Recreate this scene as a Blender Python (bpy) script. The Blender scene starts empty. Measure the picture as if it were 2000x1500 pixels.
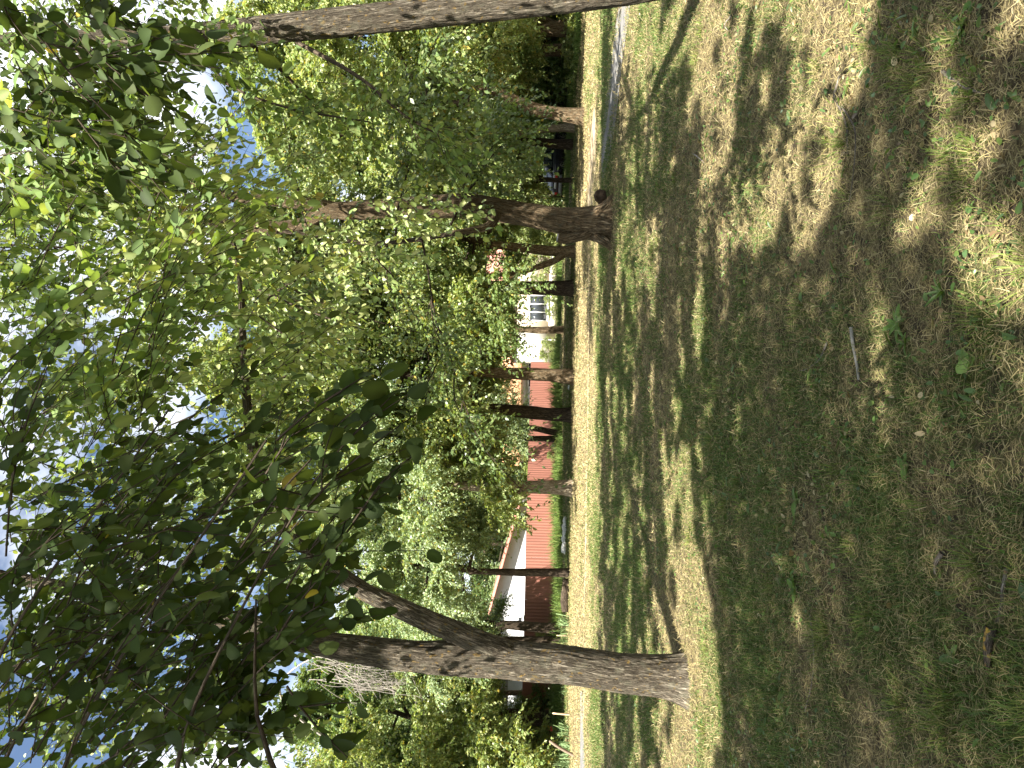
import bpy, math, random
import numpy as np
from mathutils import Matrix, Vector
PI = math.pi
rng = np.random.default_rng(11)
random.seed(5)
S = bpy.context.scene
COL = S.collection
V = lambda *a: np.array(a, float)

# ------------------------------------------------------------------ camera
# The photograph was taken with the phone held sideways: the world's up points to the picture's left.
F_PX, EYE, PITCH, ROLL = 1400.0, 1.6, math.atan(50/1400), math.radians(1.0)
fwd = V(0, math.cos(PITCH), math.sin(PITCH))
up0 = V(0, -math.sin(PITCH), math.cos(PITCH))
R_ = math.cos(ROLL)*V(1, 0, 0)+math.sin(ROLL)*up0
U_ = -math.sin(ROLL)*V(1, 0, 0)+math.cos(ROLL)*up0
CAM = V(0, 0, EYE)

def ray(u, v):
    return fwd+(u-750)/F_PX*R_-(v-1000)/F_PX*U_
def ground(u, v, z=0.0):
    d = ray(u, v); return CAM+d*((z-EYE)/d[2])
def at(u, v, Y):
    d = ray(u, v); return CAM+d*(Y/d[1])
def proj(P):
    q = np.asarray(P)-CAM
    zc = q@fwd; zc = np.where(zc < .05, .05, zc)
    return 750+F_PX*(q@R_)/zc, 1000-F_PX*(q@U_)/zc
def pxm(Y):                       # metres per photo pixel at depth Y
    return Y/F_PX

cd = bpy.data.cameras.new('camera'); cam = bpy.data.objects.new('camera', cd); COL.objects.link(cam)
M4 = Matrix(((-U_[0], R_[0], -fwd[0], CAM[0]), (-U_[1], R_[1], -fwd[1], CAM[1]),
             (-U_[2], R_[2], -fwd[2], CAM[2]), (0, 0, 0, 1)))
cam.matrix_world = M4
cd.sensor_width = 36; cd.lens = 36*F_PX/2000; cd.clip_start = .05; cd.clip_end = 2000
S.camera = cam

# ------------------------------------------------------------------ light
SUN_EL = math.radians(55)
hz = V(.21, 1, 0); hz /= np.linalg.norm(hz)            # the way the light travels over the ground
LD = V(hz[0]*math.cos(SUN_EL), hz[1]*math.cos(SUN_EL), -math.sin(SUN_EL))
sl = bpy.data.lights.new('sun', 'SUN'); sl.energy = 5.0; sl.angle = math.radians(.55); sl.color = (1, .945, .85)
so = bpy.data.objects.new('sun', sl); COL.objects.link(so)
so.rotation_euler = Vector(LD).to_track_quat('-Z', 'Y').to_euler()
so.location = (0, -20, 40)
W = bpy.data.worlds.new('World'); S.world = W; W.use_nodes = True
nt = W.node_tree; nt.nodes.clear()
out = nt.nodes.new('ShaderNodeOutputWorld'); bg = nt.nodes.new('ShaderNodeBackground')
sk = nt.nodes.new('ShaderNodeTexSky'); sk.sky_type = 'NISHITA'; sk.sun_disc = False
sk.sun_elevation = SUN_EL; sk.sun_rotation = math.atan2(-hz[0], -hz[1])
sk.ozone_density = 1.3
tc = nt.nodes.new('ShaderNodeTexCoord'); mp = nt.nodes.new('ShaderNodeMapping'); mp.inputs['Scale'].default_value = (1, 1, 1.9)
mp.inputs['Location'].default_value = (.35, .1, .2)
nz = nt.nodes.new('ShaderNodeTexNoise'); nz.inputs['Scale'].default_value = 3.1; nz.inputs['Detail'].default_value = 7; nz.inputs['Roughness'].default_value = .55
rp = nt.nodes.new('ShaderNodeValToRGB'); rp.color_ramp.elements[0].position = .44; rp.color_ramp.elements[1].position = .62
mx = nt.nodes.new('ShaderNodeMix'); mx.data_type = 'RGBA'
mx.inputs['B'].default_value = (10, 10.2, 10.5, 1)
L = nt.links.new
L(tc.outputs['Generated'], mp.inputs['Vector']); L(mp.outputs[0], nz.inputs['Vector']); L(nz.outputs['Fac'], rp.inputs[0])
L(rp.outputs['Color'], mx.inputs['Factor']); L(sk.outputs[0], mx.inputs['A']); L(mx.outputs['Result'], bg.inputs['Color'])
bg.inputs['Strength'].default_value = .045
L(bg.outputs[0], out.inputs[0])
S.view_settings.view_transform = 'Standard'; S.view_settings.look = 'None'
S.view_settings.exposure = 2.15; S.view_settings.gamma = 1
S.cycles.use_denoising = True
S.cycles.max_bounces = 6; S.cycles.diffuse_bounces = 4; S.cycles.glossy_bounces = 2; S.cycles.transmission_bounces = 4
S.cycles.caustics_reflective = False; S.cycles.caustics_refractive = False

# ------------------------------------------------------------------ noise
def _h(ix, iy, iz, s):
    n = (ix.astype(np.int64)*374761393+iy.astype(np.int64)*668265263+iz.astype(np.int64)*2147483647+s*1274126177) & 0xffffffff
    n = ((n ^ (n >> 13))*1274126177) & 0xffffffff
    n = ((n ^ (n >> 16))*2246822519) & 0xffffffff
    return ((n ^ (n >> 15)) & 0xffffff)/float(0xffffff)
def vn(p, s=0):
    p = np.asarray(p, float); i = np.floor(p).astype(np.int64); f = p-i; f = f*f*(3-2*f)
    r = 0
    for dx in (0, 1):
        for dy in (0, 1):
            for dz in (0, 1):
                w = (f[..., 0] if dx else 1-f[..., 0])*(f[..., 1] if dy else 1-f[..., 1])*(f[..., 2] if dz else 1-f[..., 2])
                r = r+w*_h(i[..., 0]+dx, i[..., 1]+dy, i[..., 2]+dz, s)
    return r
def n2(x, y, sc, s=0):
    x = np.asarray(x, float); y = np.asarray(y, float)
    return vn(np.stack([x*sc, y*sc, np.full_like(x, .37)], -1), s)
def fbm2(x, y, sc, s=0, o=3):
    r = 0; a = 1; t = 0
    for k in range(o):
        r = r+a*n2(x, y, sc*2.03**k, s+k); t += a; a *= .55
    return r/t

# ------------------------------------------------------------------ mesh helpers
def make_mesh(name, verts, faces, cols=None, bark=None, smooth=True, mat_idx=None):
    """faces: list of int arrays (each array n x k)"""
    me = bpy.data.meshes.new(name)
    verts = np.ascontiguousarray(verts, np.float32)
    faces = [np.asarray(f, np.int32) for f in faces if len(f)]
    me.vertices.add(len(verts)); me.vertices.foreach_set('co', verts.ravel())
    loops = np.concatenate([f.ravel() for f in faces])
    tot = np.concatenate([np.full(len(f), f.shape[1], np.int32) for f in faces])
    st = np.concatenate([[0], np.cumsum(tot)[:-1]]).astype(np.int32)
    me.loops.add(len(loops)); me.loops.foreach_set('vertex_index', loops)
    me.polygons.add(len(tot)); me.polygons.foreach_set('loop_start', st); me.polygons.foreach_set('loop_total', tot)
    if smooth: me.polygons.foreach_set('use_smooth', np.ones(len(tot), bool))
    if cols is not None:
        a = me.attributes.new('Col', 'FLOAT_COLOR', 'POINT')
        c = np.ones((len(verts), 4), np.float32); c[:, :3] = cols; a.data.foreach_set('color', c.ravel())
    if bark is not None:
        a = me.attributes.new('bark', 'FLOAT_VECTOR', 'POINT'); a.data.foreach_set('vector', np.ascontiguousarray(bark, np.float32).ravel())
    me.update(calc_edges=True); me.validate()
    return me
def link(name, me, mat=None, parent=None):
    o = bpy.data.objects.new(name, me); COL.objects.link(o)
    if mat is not None and len(me.materials) == 0: me.materials.append(mat)
    if parent is not None: o.parent = parent
    return o
def tag(o, label=None, cat=None, group=None, kind=None):
    if label: o['label'] = label
    if cat: o['category'] = cat
    if group: o['group'] = group
    if kind: o['kind'] = kind
    return o
def empty(name, loc, label, cat, group=None, rz=0):
    o = bpy.data.objects.new(name, None); COL.objects.link(o); o.empty_display_size = .2
    o.location = [float(a) for a in loc]; o.rotation_euler = (0, 0, rz)
    return tag(o, label, cat, group)

class MB:
    """collects boxes, tubes and sheets into one mesh"""
    def __init__(s): s.v = []; s.f = {3: [], 4: []}; s.n = 0; s.b = []
    def add(s, v, f, bark=None):
        v = np.asarray(v, float); f = np.asarray(f, np.int64)
        s.v.append(v); s.f.setdefault(f.shape[1], []).append(f+s.n); s.n += len(v)
        s.b.append(bark if bark is not None else v); return s
    def box(s, c, d, rz=0.0):
        x, y, z = np.array(d)/2
        q = np.array([[-x, -y, -z], [x, -y, -z], [x, y, -z], [-x, y, -z], [-x, -y, z], [x, -y, z], [x, y, z], [-x, y, z]])
        cs, sn = math.cos(rz), math.sin(rz)
        q = q@np.array([[cs, sn, 0], [-sn, cs, 0], [0, 0, 1]])+np.array(c)
        return s.add(q, [[0, 3, 2, 1], [4, 5, 6, 7], [0, 1, 5, 4], [1, 2, 6, 5], [2, 3, 7, 6], [3, 0, 4, 7]])
    def tube(s, *a, **k):
        v, f, b = tube(*a, **k); return s.add(v, f, b)
    def mesh(s, name, smooth=False):
        return make_mesh(name, np.concatenate(s.v), [np.concatenate(x) for x in s.f.values() if x], bark=np.concatenate(s.b), smooth=smooth)
    def build(s, name, mat, parent=None, smooth=False):
        return link(name, s.mesh(name, smooth), mat, parent)

def resample(P, Rr, step):
    P = np.asarray(P, float); Rr = np.asarray(Rr, float)
    E = np.vstack([2*P[0]-P[1], P, 2*P[-1]-P[-2]]); out = []; ro = []
    for i in range(len(P)-1):
        a, b, c, d = E[i:i+4]; n = max(2, int(np.linalg.norm(c-b)/step))
        t = np.linspace(0, 1, n, endpoint=False)[:, None]
        out.append(.5*(2*b+(c-a)*t+(2*a-5*b+4*c-d)*t**2+(-a+3*b-3*c+d)*t**3))
        ro.append(Rr[i]+(Rr[i+1]-Rr[i])*t[:, 0])
    out.append(P[-1:]); ro.append(Rr[-1:])
    return np.concatenate(out), np.concatenate(ro)
def tube(P, Rr, seg=8, step=.3, rough=0.0, flare=0.0, seed=0, flare_h=.5, cap=True, lump=0.0):
    P, r = resample(P, Rr, step)
    T = np.gradient(P, axis=0); T /= np.linalg.norm(T, axis=1)[:, None]+1e-9
    ref = V(0, 1, 0) if abs(T[0][1]) < .9 else V(1, 0, 0)
    N = ref-(T@ref)[:, None]*T; N /= np.linalg.norm(N, axis=1)[:, None]+1e-9
    B = np.cross(T, N)
    s = np.concatenate([[0], np.cumsum(np.linalg.norm(np.diff(P, axis=0), axis=1))])
    th = np.linspace(0, 2*PI, seg, endpoint=False)
    ct, st = np.cos(th), np.sin(th)
    rr = r[:, None]*np.ones(seg)
    if flare:
        lob = .55+.45*np.abs(np.sin(th*2.5+seed))
        rr = rr*(1+flare*np.exp(-s/flare_h)[:, None]*lob)
    if lump:
        q = np.stack([ct*1.3*np.ones((len(s), 1)), st*1.3*np.ones((len(s), 1)), (s*1.6)[:, None]*np.ones(seg)], -1)
        rr = rr*(1+lump*(vn(q, seed+7)-.5)*2)
    if rough:
        k = r.max()
        q = np.stack([ct*k*38*np.ones((len(s), 1)), st*k*38*np.ones((len(s), 1)), (s*5.0)[:, None]*np.ones(seg)+2.2*vn(np.stack([ct*2*np.ones((len(s), 1)), st*2*np.ones((len(s), 1)), (s*3)[:, None]*np.ones(seg)], -1), 5)], -1)
        q2 = q*2.3+9
        rid = 1-np.abs(vn(q, seed)-.5)*2; rid2 = vn(q2, seed+3)
        rr = rr+rough*(rid*.9-.6+.5*(rid2-.5))
    v = P[:, None, :]+rr[..., None]*(ct[None, :, None]*N[:, None, :]+st[None, :, None]*B[:, None, :])
    bk = np.stack([ct*r[0]*np.ones((len(s), 1)), st*r[0]*np.ones((len(s), 1)), s[:, None]*np.ones(seg)], -1)+seed*3.7
    n = len(P); i = np.arange(n-1)[:, None]*seg; j = np.arange(seg); j2 = (j+1) % seg
    f = np.stack([i+j, i+j2, i+seg+j2, i+seg+j], -1).reshape(-1, 4)
    v = v.reshape(-1, 3); bk = bk.reshape(-1, 3)
    if cap:
        v = np.vstack([v, P[-1:], P[:1]]); bk = np.vstack([bk, bk[-1:], bk[:1]])
        c = n*seg
        f = np.vstack([f, np.stack([(n-1)*seg+j, (n-1)*seg+j2, np.full(seg, c), np.full(seg, c)], -1)[:, [0, 1, 2, 2]]]) if False else f
        tri = np.stack([(n-1)*seg+j, (n-1)*seg+j2, np.full(seg, c)], -1)
        # close the tip with slim quads so that the tube stays one face type
        q4 = np.stack([(n-1)*seg+j[::2], (n-1)*seg+j2[::2], (n-1)*seg+(j2[::2]+1) % seg, np.full(len(j[::2]), c)], -1)
        f = np.vstack([f, q4])
    return v, f, bk

# ------------------------------------------------------------------ materials
def mat_new(name):
    m = bpy.data.materials.new(name); m.use_nodes = True; t = m.node_tree; t.nodes.clear()
    o = t.nodes.new('ShaderNodeOutputMaterial'); return m, t, o
def ramp(t, fac, stops):
    r = t.nodes.new('ShaderNodeValToRGB'); e = r.color_ramp.elements
    e[0].position, e[0].color = stops[0][0], (*stops[0][1], 1)
    e[1].position, e[1].color = stops[-1][0], (*stops[-1][1], 1)
    for p, c in stops[1:-1]:
        k = e.new(p); k.color = (*c, 1)
    t.links.new(fac, r.inputs[0]); return r.outputs[0]
def noise(t, vec, scale, detail=4, rough=.6, dist=0):
    n = t.nodes.new('ShaderNodeTexNoise'); n.inputs['Scale'].default_value = scale; n.inputs['Detail'].default_value = detail
    n.inputs['Roughness'].default_value = rough; n.inputs['Distortion'].default_value = dist
    if vec is not None: t.links.new(vec, n.inputs['Vector'])
    return n.outputs['Fac']
def mapping(t, vec, sc):
    m = t.nodes.new('ShaderNodeMapping'); m.inputs['Scale'].default_value = sc; t.links.new(vec, m.inputs['Vector']); return m.outputs[0]
def mixc(t, fac, a, b, mode='MIX'):
    m = t.nodes.new('ShaderNodeMix'); m.data_type = 'RGBA'; m.blend_type = mode
    for k, x in (('Factor', fac), ('A', a), ('B', b)):
        if isinstance(x, (int, float)): m.inputs[k].default_value = x
        elif isinstance(x, tuple): m.inputs[k].default_value = (*x, 1)
        else: t.links.new(x, m.inputs[k])
    return m.outputs['Result']
def math_(t, op, a, b=0.0):
    m = t.nodes.new('ShaderNodeMath'); m.operation = op
    for i, x in enumerate((a, b)):
        if isinstance(x, (int, float)): m.inputs[i].default_value = x
        else: t.links.new(x, m.inputs[i])
    return m.outputs[0]
def bsdf(t, o, col, rough=.8, bump=None, strength=.5, dist=.01, spec=.3, metal=0):
    p = t.nodes.new('ShaderNodeBsdfPrincipled')
    if isinstance(col, tuple): p.inputs['Base Color'].default_value = (*col, 1)
    else: t.links.new(col, p.inputs['Base Color'])
    p.inputs['Roughness'].default_value = rough; p.inputs['Specular IOR Level'].default_value = spec; p.inputs['Metallic'].default_value = metal
    if bump is not None:
        b = t.nodes.new('ShaderNodeBump'); b.inputs['Strength'].default_value = strength; b.inputs['Distance'].default_value = dist
        t.links.new(bump, b.inputs['Height']); t.links.new(b.outputs[0], p.inputs['Normal'])
    t.links.new(p.outputs[0], o.inputs['Surface']); return p
def attr(t, n):
    a = t.nodes.new('ShaderNodeAttribute'); a.attribute_name = n; return a
def leaf_mat(name, trans=.36, rough=.38, spec=.42):
    m, t, o = mat_new(name)
    a = attr(t, 'Col').outputs['Color']
    p = t.nodes.new('ShaderNodeBsdfPrincipled'); t.links.new(a, p.inputs['Base Color'])
    p.inputs['Roughness'].default_value = rough; p.inputs['Specular IOR Level'].default_value = spec
    tr = t.nodes.new('ShaderNodeBsdfTranslucent')
    t.links.new(mixc(t, 1.0, a, (1.55, 1.5, .6), 'MULTIPLY'), tr.inputs['Color'])
    ms = t.nodes.new('ShaderNodeMixShader'); ms.inputs[0].default_value = trans
    t.links.new(p.outputs[0], ms.inputs[1]); t.links.new(tr.outputs[0], ms.inputs[2]); t.links.new(ms.outputs[0], o.inputs['Surface'])
    return m
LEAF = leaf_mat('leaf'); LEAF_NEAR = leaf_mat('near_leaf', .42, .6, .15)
def blade_mat(name):
    m, t, o = mat_new(name)
    a = attr(t, 'Col').outputs['Color']
    p = t.nodes.new('ShaderNodeBsdfPrincipled'); t.links.new(a, p.inputs['Base Color']); p.inputs['Roughness'].default_value = .6
    p.inputs['Specular IOR Level'].default_value = .25
    tr = t.nodes.new('ShaderNodeBsdfTranslucent'); t.links.new(a, tr.inputs['Color'])
    ms = t.nodes.new('ShaderNodeMixShader'); ms.inputs[0].default_value = .25
    t.links.new(p.outputs[0], ms.inputs[1]); t.links.new(tr.outputs[0], ms.inputs[2]); t.links.new(ms.outputs[0], o.inputs['Surface'])
    return m
BLADE = blade_mat('grass_blade')
def bark_mat(name, dark, mid, light, scale=1.0, lichen=.0, disp=.02):
    m, t, o = mat_new(name)
    v = attr(t, 'bark').outputs['Vector']
    st = mapping(t, v, (1, 1, .16))
    n1 = noise(t, st, 62*scale, 7, .68, .9)
    rg = math_(t, 'SUBTRACT', 1.0, math_(t, 'MULTIPLY', math_(t, 'ABSOLUTE', math_(t, 'SUBTRACT', noise(t, mapping(t, v, (1, 1, .11)), 30*scale, 5, .6, 1.6), .5)), 5.0))
    n3 = noise(t, mapping(t, v, (1, 1, .6)), 95*scale, 4, .7)
    h = math_(t, 'ADD', math_(t, 'MULTIPLY', math_(t, 'MAXIMUM', math_(t, 'SUBTRACT', 1.0, math_(t, 'MAXIMUM', rg, 0.0)), 0.0), .42), math_(t, 'ADD', math_(t, 'MULTIPLY', n1, .52), math_(t, 'MULTIPLY', n3, .22)))
    c = ramp(t, h, [(.40, dark), (.56, mid), (.74, light)])
    big = noise(t, mapping(t, v, (1, 1, .5)), 5, 4, .6)
    c = mixc(t, math_(t, 'MULTIPLY', big, .35), c, mid, 'MIX')
    gr = noise(t, v, 180, 2, .7)
    c = mixc(t, .35, c, ramp(t, gr, [(.3, (.45, .42, .38)), (.7, (1.35, 1.3, 1.2))]), 'MULTIPLY')
    if lichen:
        ln = ramp(t, noise(t, v, 19, 3, .5), [(.62, (0, 0, 0)), (.68, (1, 1, 1))])
        c = mixc(t, math_(t, 'MULTIPLY', ln, lichen), c, (.42, .26, .05))
        gn = ramp(t, noise(t, v, 9, 5, .6), [(.52, (0, 0, 0)), (.7, (1, 1, 1))])
        c = mixc(t, math_(t, 'MULTIPLY', gn, .35), c, (.24, .24, .17))
    bsdf(t, o, c, .92, h, 1.0, disp, .12)
    return m
BARK_NEAR = bark_mat('elm_bark', (.028, .022, .016), (.20, .17, .128), (.40, .36, .29), 1.0, .40, .05)
BARK_MID = bark_mat('brown_bark', (.03, .021, .013), (.215, .155, .092), (.44, .345, .225), .6, .15, .07)
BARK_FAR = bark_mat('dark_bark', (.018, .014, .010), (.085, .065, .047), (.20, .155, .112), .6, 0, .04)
BARK_PALE = bark_mat('pale_bark', (.09, .065, .042), (.33, .27, .19), (.55, .48, .36), .6, 0, .03)
TWIG = bark_mat('twig_bark', (.03, .024, .018), (.085, .066, .048), (.17, .135, .10), 2, 0, .004)
DEADTWIG = bark_mat('dead_twig', (.16, .14, .12), (.36, .33, .30), (.52, .49, .45), 2, 0, .003)
STICK = bark_mat('stick_bark', (.05, .042, .035), (.17, .148, .125), (.32, .29, .25), 3, .25, .004)

def plain(name, c1, c2, scale=8, rough=.7, bump=.0, spec=.3, metal=0, stretch=(1, 1, 1)):
    m, t, o = mat_new(name)
    tc = t.nodes.new('ShaderNodeTexCoord').outputs['Object']
    n = noise(t, mapping(t, tc, stretch), scale, 5, .6)
    bsdf(t, o, ramp(t, n, [(.3, c1), (.7, c2)]), rough, n if bump else None, bump, .01, spec, metal)
    return m

# ------------------------------------------------------------------ leaves
def oval_template(serr=True, n=5):
    """midrib points and both edges of an oval pointed leaf; x along the leaf 0..1, y across -.5..5, z fold"""
    ts = (1-np.cos(PI*np.linspace(0, 1, n+1)))/2
    w = .5*np.sqrt(np.clip(1-(2*ts**.88-1)**2, 0, 1))*(1-.22*ts**3); w[0] = .015; w[-1] = 0.0
    v = []; f = []
    for i, t in enumerate(ts):
        j = (1.05 if i % 2 else .96) if serr and 0 < i < n else 1
        v += [[t, w[i]*j, .10*w[i]*2-.12*t*t], [t, 0, -.12*t*t], [t, -w[i]*j, .10*w[i]*2-.12*t*t]]
    for i in range(n):
        a = 3*i; f += [[a, a+1, a+4, a+3], [a+1, a+2, a+5, a+4]]
    return np.array(v, float), np.array(f)
T_HI = oval_template(True, 10)
T_MID = oval_template(False, 4)
T_LO = (np.array([[0, 0, 0], [.42, .5, .07], [1, 0, -.08], [.42, -.5, .07]], float), np.array([[0, 1, 2, 3]]))
T_BLADE = (np.array([[0, .5, 0], [0, -.5, 0], [.55, -.4, .10], [.55, .4, .10], [1, 0, 0]], float), None)

def norm(a): return a/(np.linalg.norm(a, axis=-1, keepdims=True)+1e-9)
def leaf_mesh(name, P, A, N, Ln, Wd, C, tmpl, midrib=None):
    tv, tf = tmpl
    A = norm(A); B = norm(np.cross(N, A)); N = np.cross(A, B)
    k = len(tv); M = len(P)
    v = (P[:, None, :]+A[:, None, :]*(tv[None, :, 0, None]*Ln[:, None, None])
         + B[:, None, :]*(tv[None, :, 1, None]*Wd[:, None, None])+N[:, None, :]*(tv[None, :, 2, None]*Ln[:, None, None]))
    f = (np.arange(M)[:, None, None]*k+tf[None]).reshape(-1, tf.shape[1])
    c = np.repeat(C, k, axis=0)
    if midrib: c = c*np.tile(np.where(tv[:, 1] == 0, midrib, 1.0), M)[:, None]
    return make_mesh(name, v.reshape(-1, 3), [f], cols=c, smooth=False)

PAL = {   # leaf colours (linear albedo)
    'maple': [(.215, .275, .095), (.26, .31, .115), (.17, .24, .08), (.30, .325, .135)],
    'near':  [(.038, .060, .016), (.046, .068, .018), (.032, .052, .014), (.058, .078, .022)],  # overhanging leaves, darkened to carry their shade in the colour
    'elm':   [(.125, .18, .06), (.15, .21, .07), (.10, .155, .05), (.18, .22, .08)],
    'pale':  [(.23, .31, .16), (.27, .34, .19), (.19, .27, .135), (.30, .35, .18)],
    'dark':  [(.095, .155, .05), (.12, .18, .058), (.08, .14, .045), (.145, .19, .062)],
}
def leaf_cols(n, pal, yellow=.02):
    p = np.array(PAL[pal]); c = p[rng.integers(0, len(p), n)]*rng.uniform(.8, 1.2, (n, 1))
    y = rng.random(n) < yellow
    c[y] = np.array([.30, .24, .045])*rng.uniform(.7, 1.2, (y.sum(), 1))
    return c
def leaves_on_twigs(base, dirv, ln, k, size, pal, droop=.3, hang=.55, tilt=.62, yellow=.02):
    M = len(base)
    t = np.tile(np.linspace(.12, 1, k), (M, 1))+rng.uniform(-.05, .05, (M, k))
    pos = base[:, None]+dirv[:, None]*(t*ln[:, None])[..., None]
    pos[..., 2] -= droop*(t**2)*ln[:, None]
    side = norm(np.cross(dirv, V(0, 0, 1)+1e-3))
    sg = np.where(np.arange(k) % 2, 1., -1.)[None, :, None]
    ax = .45*dirv[:, None]+.8*sg*side[:, None]+V(0, 0, -hang)+rng.normal(0, .4, (M, k, 3))
    nm = V(-.05, -.45, .75)+rng.normal(0, tilt, (M, k, 3))
    L_ = size*rng.uniform(.65, 1.2, M*k)
    pos = pos.reshape(-1, 3)+rng.normal(0, size*.15, (M*k, 3))
    return pos, ax.reshape(-1, 3), nm.reshape(-1, 3), L_, L_*rng.uniform(.5, .68, M*k), leaf_cols(M*k, pal, yellow)

# ------------------------------------------------------------------ crown kits (branches + leaves around a leader)
def crown_kit(name, H, R, n_limb, pal, leaf, per_twig, seed, low=.0, twig_len=.9, n_sec=7, n_tw=8, droop=.35, shape=.55, yellow=.03, drop_low=0.0, cull=None, thick=.018):
    global rng
    rng = np.random.default_rng(seed)
    mb = MB()
    z = np.linspace(0, H*.88, 7)
    lead = np.stack([np.cumsum(rng.normal(0, .22, 7)), np.cumsum(rng.normal(0, .22, 7)), z], -1); lead[0, :2] = 0
    r0 = thick*H
    mb.tube(lead, np.linspace(r0, .02, 7), 8, .6, seed=seed)
    tb, td, tl = [], [], []
    for i in range(n_limb):
        t = (i+.5)/n_limb; az = i*2.399+rng.uniform(-.4, .4)
        zz = t**1.1*H*.86
        p0 = np.array([np.interp(zz, z, lead[:, 0]), np.interp(zz, z, lead[:, 1]), zz])
        prof = (math.sin(PI*min(1, .18+.82*t**shape))**.7) if t > .02 else .7
        ln = R*(.35+.75*prof)*rng.uniform(.8, 1.15)*(1-.55*max(0, t-.55)/.45)
        el = math.radians(rng.uniform(5, 28)+45*t)-(drop_low*(1-t))
        d = V(math.cos(az)*math.cos(el), math.sin(az)*math.cos(el), math.sin(el))
        tt = np.linspace(0, 1, 6)
        path = p0+d*ln*tt[:, None]; path[:, 2] += -droop*ln*.55*tt**2.2*(1-.6*t); path[1:] += rng.normal(0, .06*ln/4, (5, 3))
        mb.tube(path, np.linspace(r0*(.55-.3*t), .012, 6), 6, .7, seed=seed+i)
        ns = max(3, int(n_sec*(.5+.6*prof)))
        for j in range(ns):
            s = .22+.78*(j+rng.random())/ns
            q = np.array([np.interp(s, tt, path[:, k]) for k in range(3)])
            sd = norm(np.cross(d, V(0, 0, 1)))*(1 if j % 2 else -1)
            dd = norm(d*rng.uniform(.3, .8)+sd*rng.uniform(.3, .9)+V(0, 0, rng.uniform(-.35, .5)))
            l2 = ln*rng.uniform(.22, .42)+.3
            q2 = q+dd*l2*.5+V(0, 0, .02); q3 = q+dd*l2+V(0, 0, -.18*l2)
            mb.tube([q, q2, q3], [.018, .012, .006], 4, .8, seed=j, cap=False)
            for k in range(n_tw):
                w = rng.uniform(.1, 1)
                b = q*(1-w)+q3*w+(q2-(q+q3)/2)*4*w*(1-w)
                tb.append(b); td.append(norm(dd*.5+rng.normal(0, .6, 3)+V(0, 0, -.05))); tl.append(twig_len*rng.uniform(.5, 1.25))
    tb, td, tl = np.array(tb), np.array(td), np.array(tl)
    P, A, N, Ln, Wd, C = leaves_on_twigs(tb, td, tl, per_twig, leaf, pal, droop=.35, yellow=yellow)
    # whole sprays of one twig share a tint
    tint = np.repeat(rng.uniform(.75, 1.25, len(tb)), per_twig)[:, None]
    C = C*tint
    if cull is not None:
        k_ = cull(P); P, A, N, Ln, Wd, C = P[k_], A[k_], N[k_], Ln[k_], Wd[k_], C[k_]
    # the thin twigs themselves
    e = tb+td*tl[:, None]; e[:, 2] -= .35*tl
    sdv = norm(np.cross(td, V(.3, .2, 1)))*.004
    tv = np.stack([tb-sdv, tb+sdv, e+sdv*.5, e-sdv*.5], 1).reshape(-1, 3)
    mb.add(tv, np.arange(len(tv)).reshape(-1, 4))
    lm = leaf_mesh(name+'_leaves', P, A, N, Ln, Wd, C, T_LO)
    lm.materials.append(LEAF)
    bm_ = mb.mesh(name+'_limbs', True); bm_.materials.append(BARK_FAR)
    return dict(H=H, R=R, leaves=lm, limbs=bm_)

KIT = {
    'maple_a': crown_kit('maple_a', 13, 4.6, 18, 'maple', .17, 24, 21, twig_len=1.0, n_sec=11, n_tw=22, drop_low=.35),
    'maple_b': crown_kit('maple_b', 11, 4.4, 17, 'maple', .17, 24, 22, twig_len=1.0, n_sec=11, n_tw=22, drop_low=.3),
    'elm_a':   crown_kit('elm_a', 15, 4.8, 20, 'elm', .15, 24, 23, twig_len=1.0, n_sec=12, n_tw=22, drop_low=.3),
    'pale_a':  crown_kit('pale_a', 11, 4.4, 17, 'pale', .12, 30, 24, twig_len=1.0, n_sec=12, n_tw=26, drop_low=.4, droop=.5),
    'dark_a':  crown_kit('dark_a', 13, 4.8, 18, 'dark', .17, 24, 25, twig_len=1.0, n_sec=11, n_tw=22, drop_low=.35),
    'shrub_a': crown_kit('shrub_a', 3.0, 1.5, 14, 'maple', .10, 20, 26, twig_len=.5, n_sec=6, n_tw=9, drop_low=.2),
    'shrub_d': crown_kit('shrub_d', 3.4, 1.7, 14, 'dark', .11, 20, 27, twig_len=.55, n_sec=6, n_tw=9, drop_low=.2),
}
def place_kit(root, kit, z, sc=1.0, rz=0.0, off=(0, 0), szz=None):
    k = KIT[kit]
    for nm, me in (('crown', k['leaves']), ('limbs', k['limbs'])):
        o = link(nm, me, None, root); o.location = (off[0], off[1], z)
        o.scale = (sc, sc, szz or sc); o.rotation_euler = (0, 0, rz)

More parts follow.
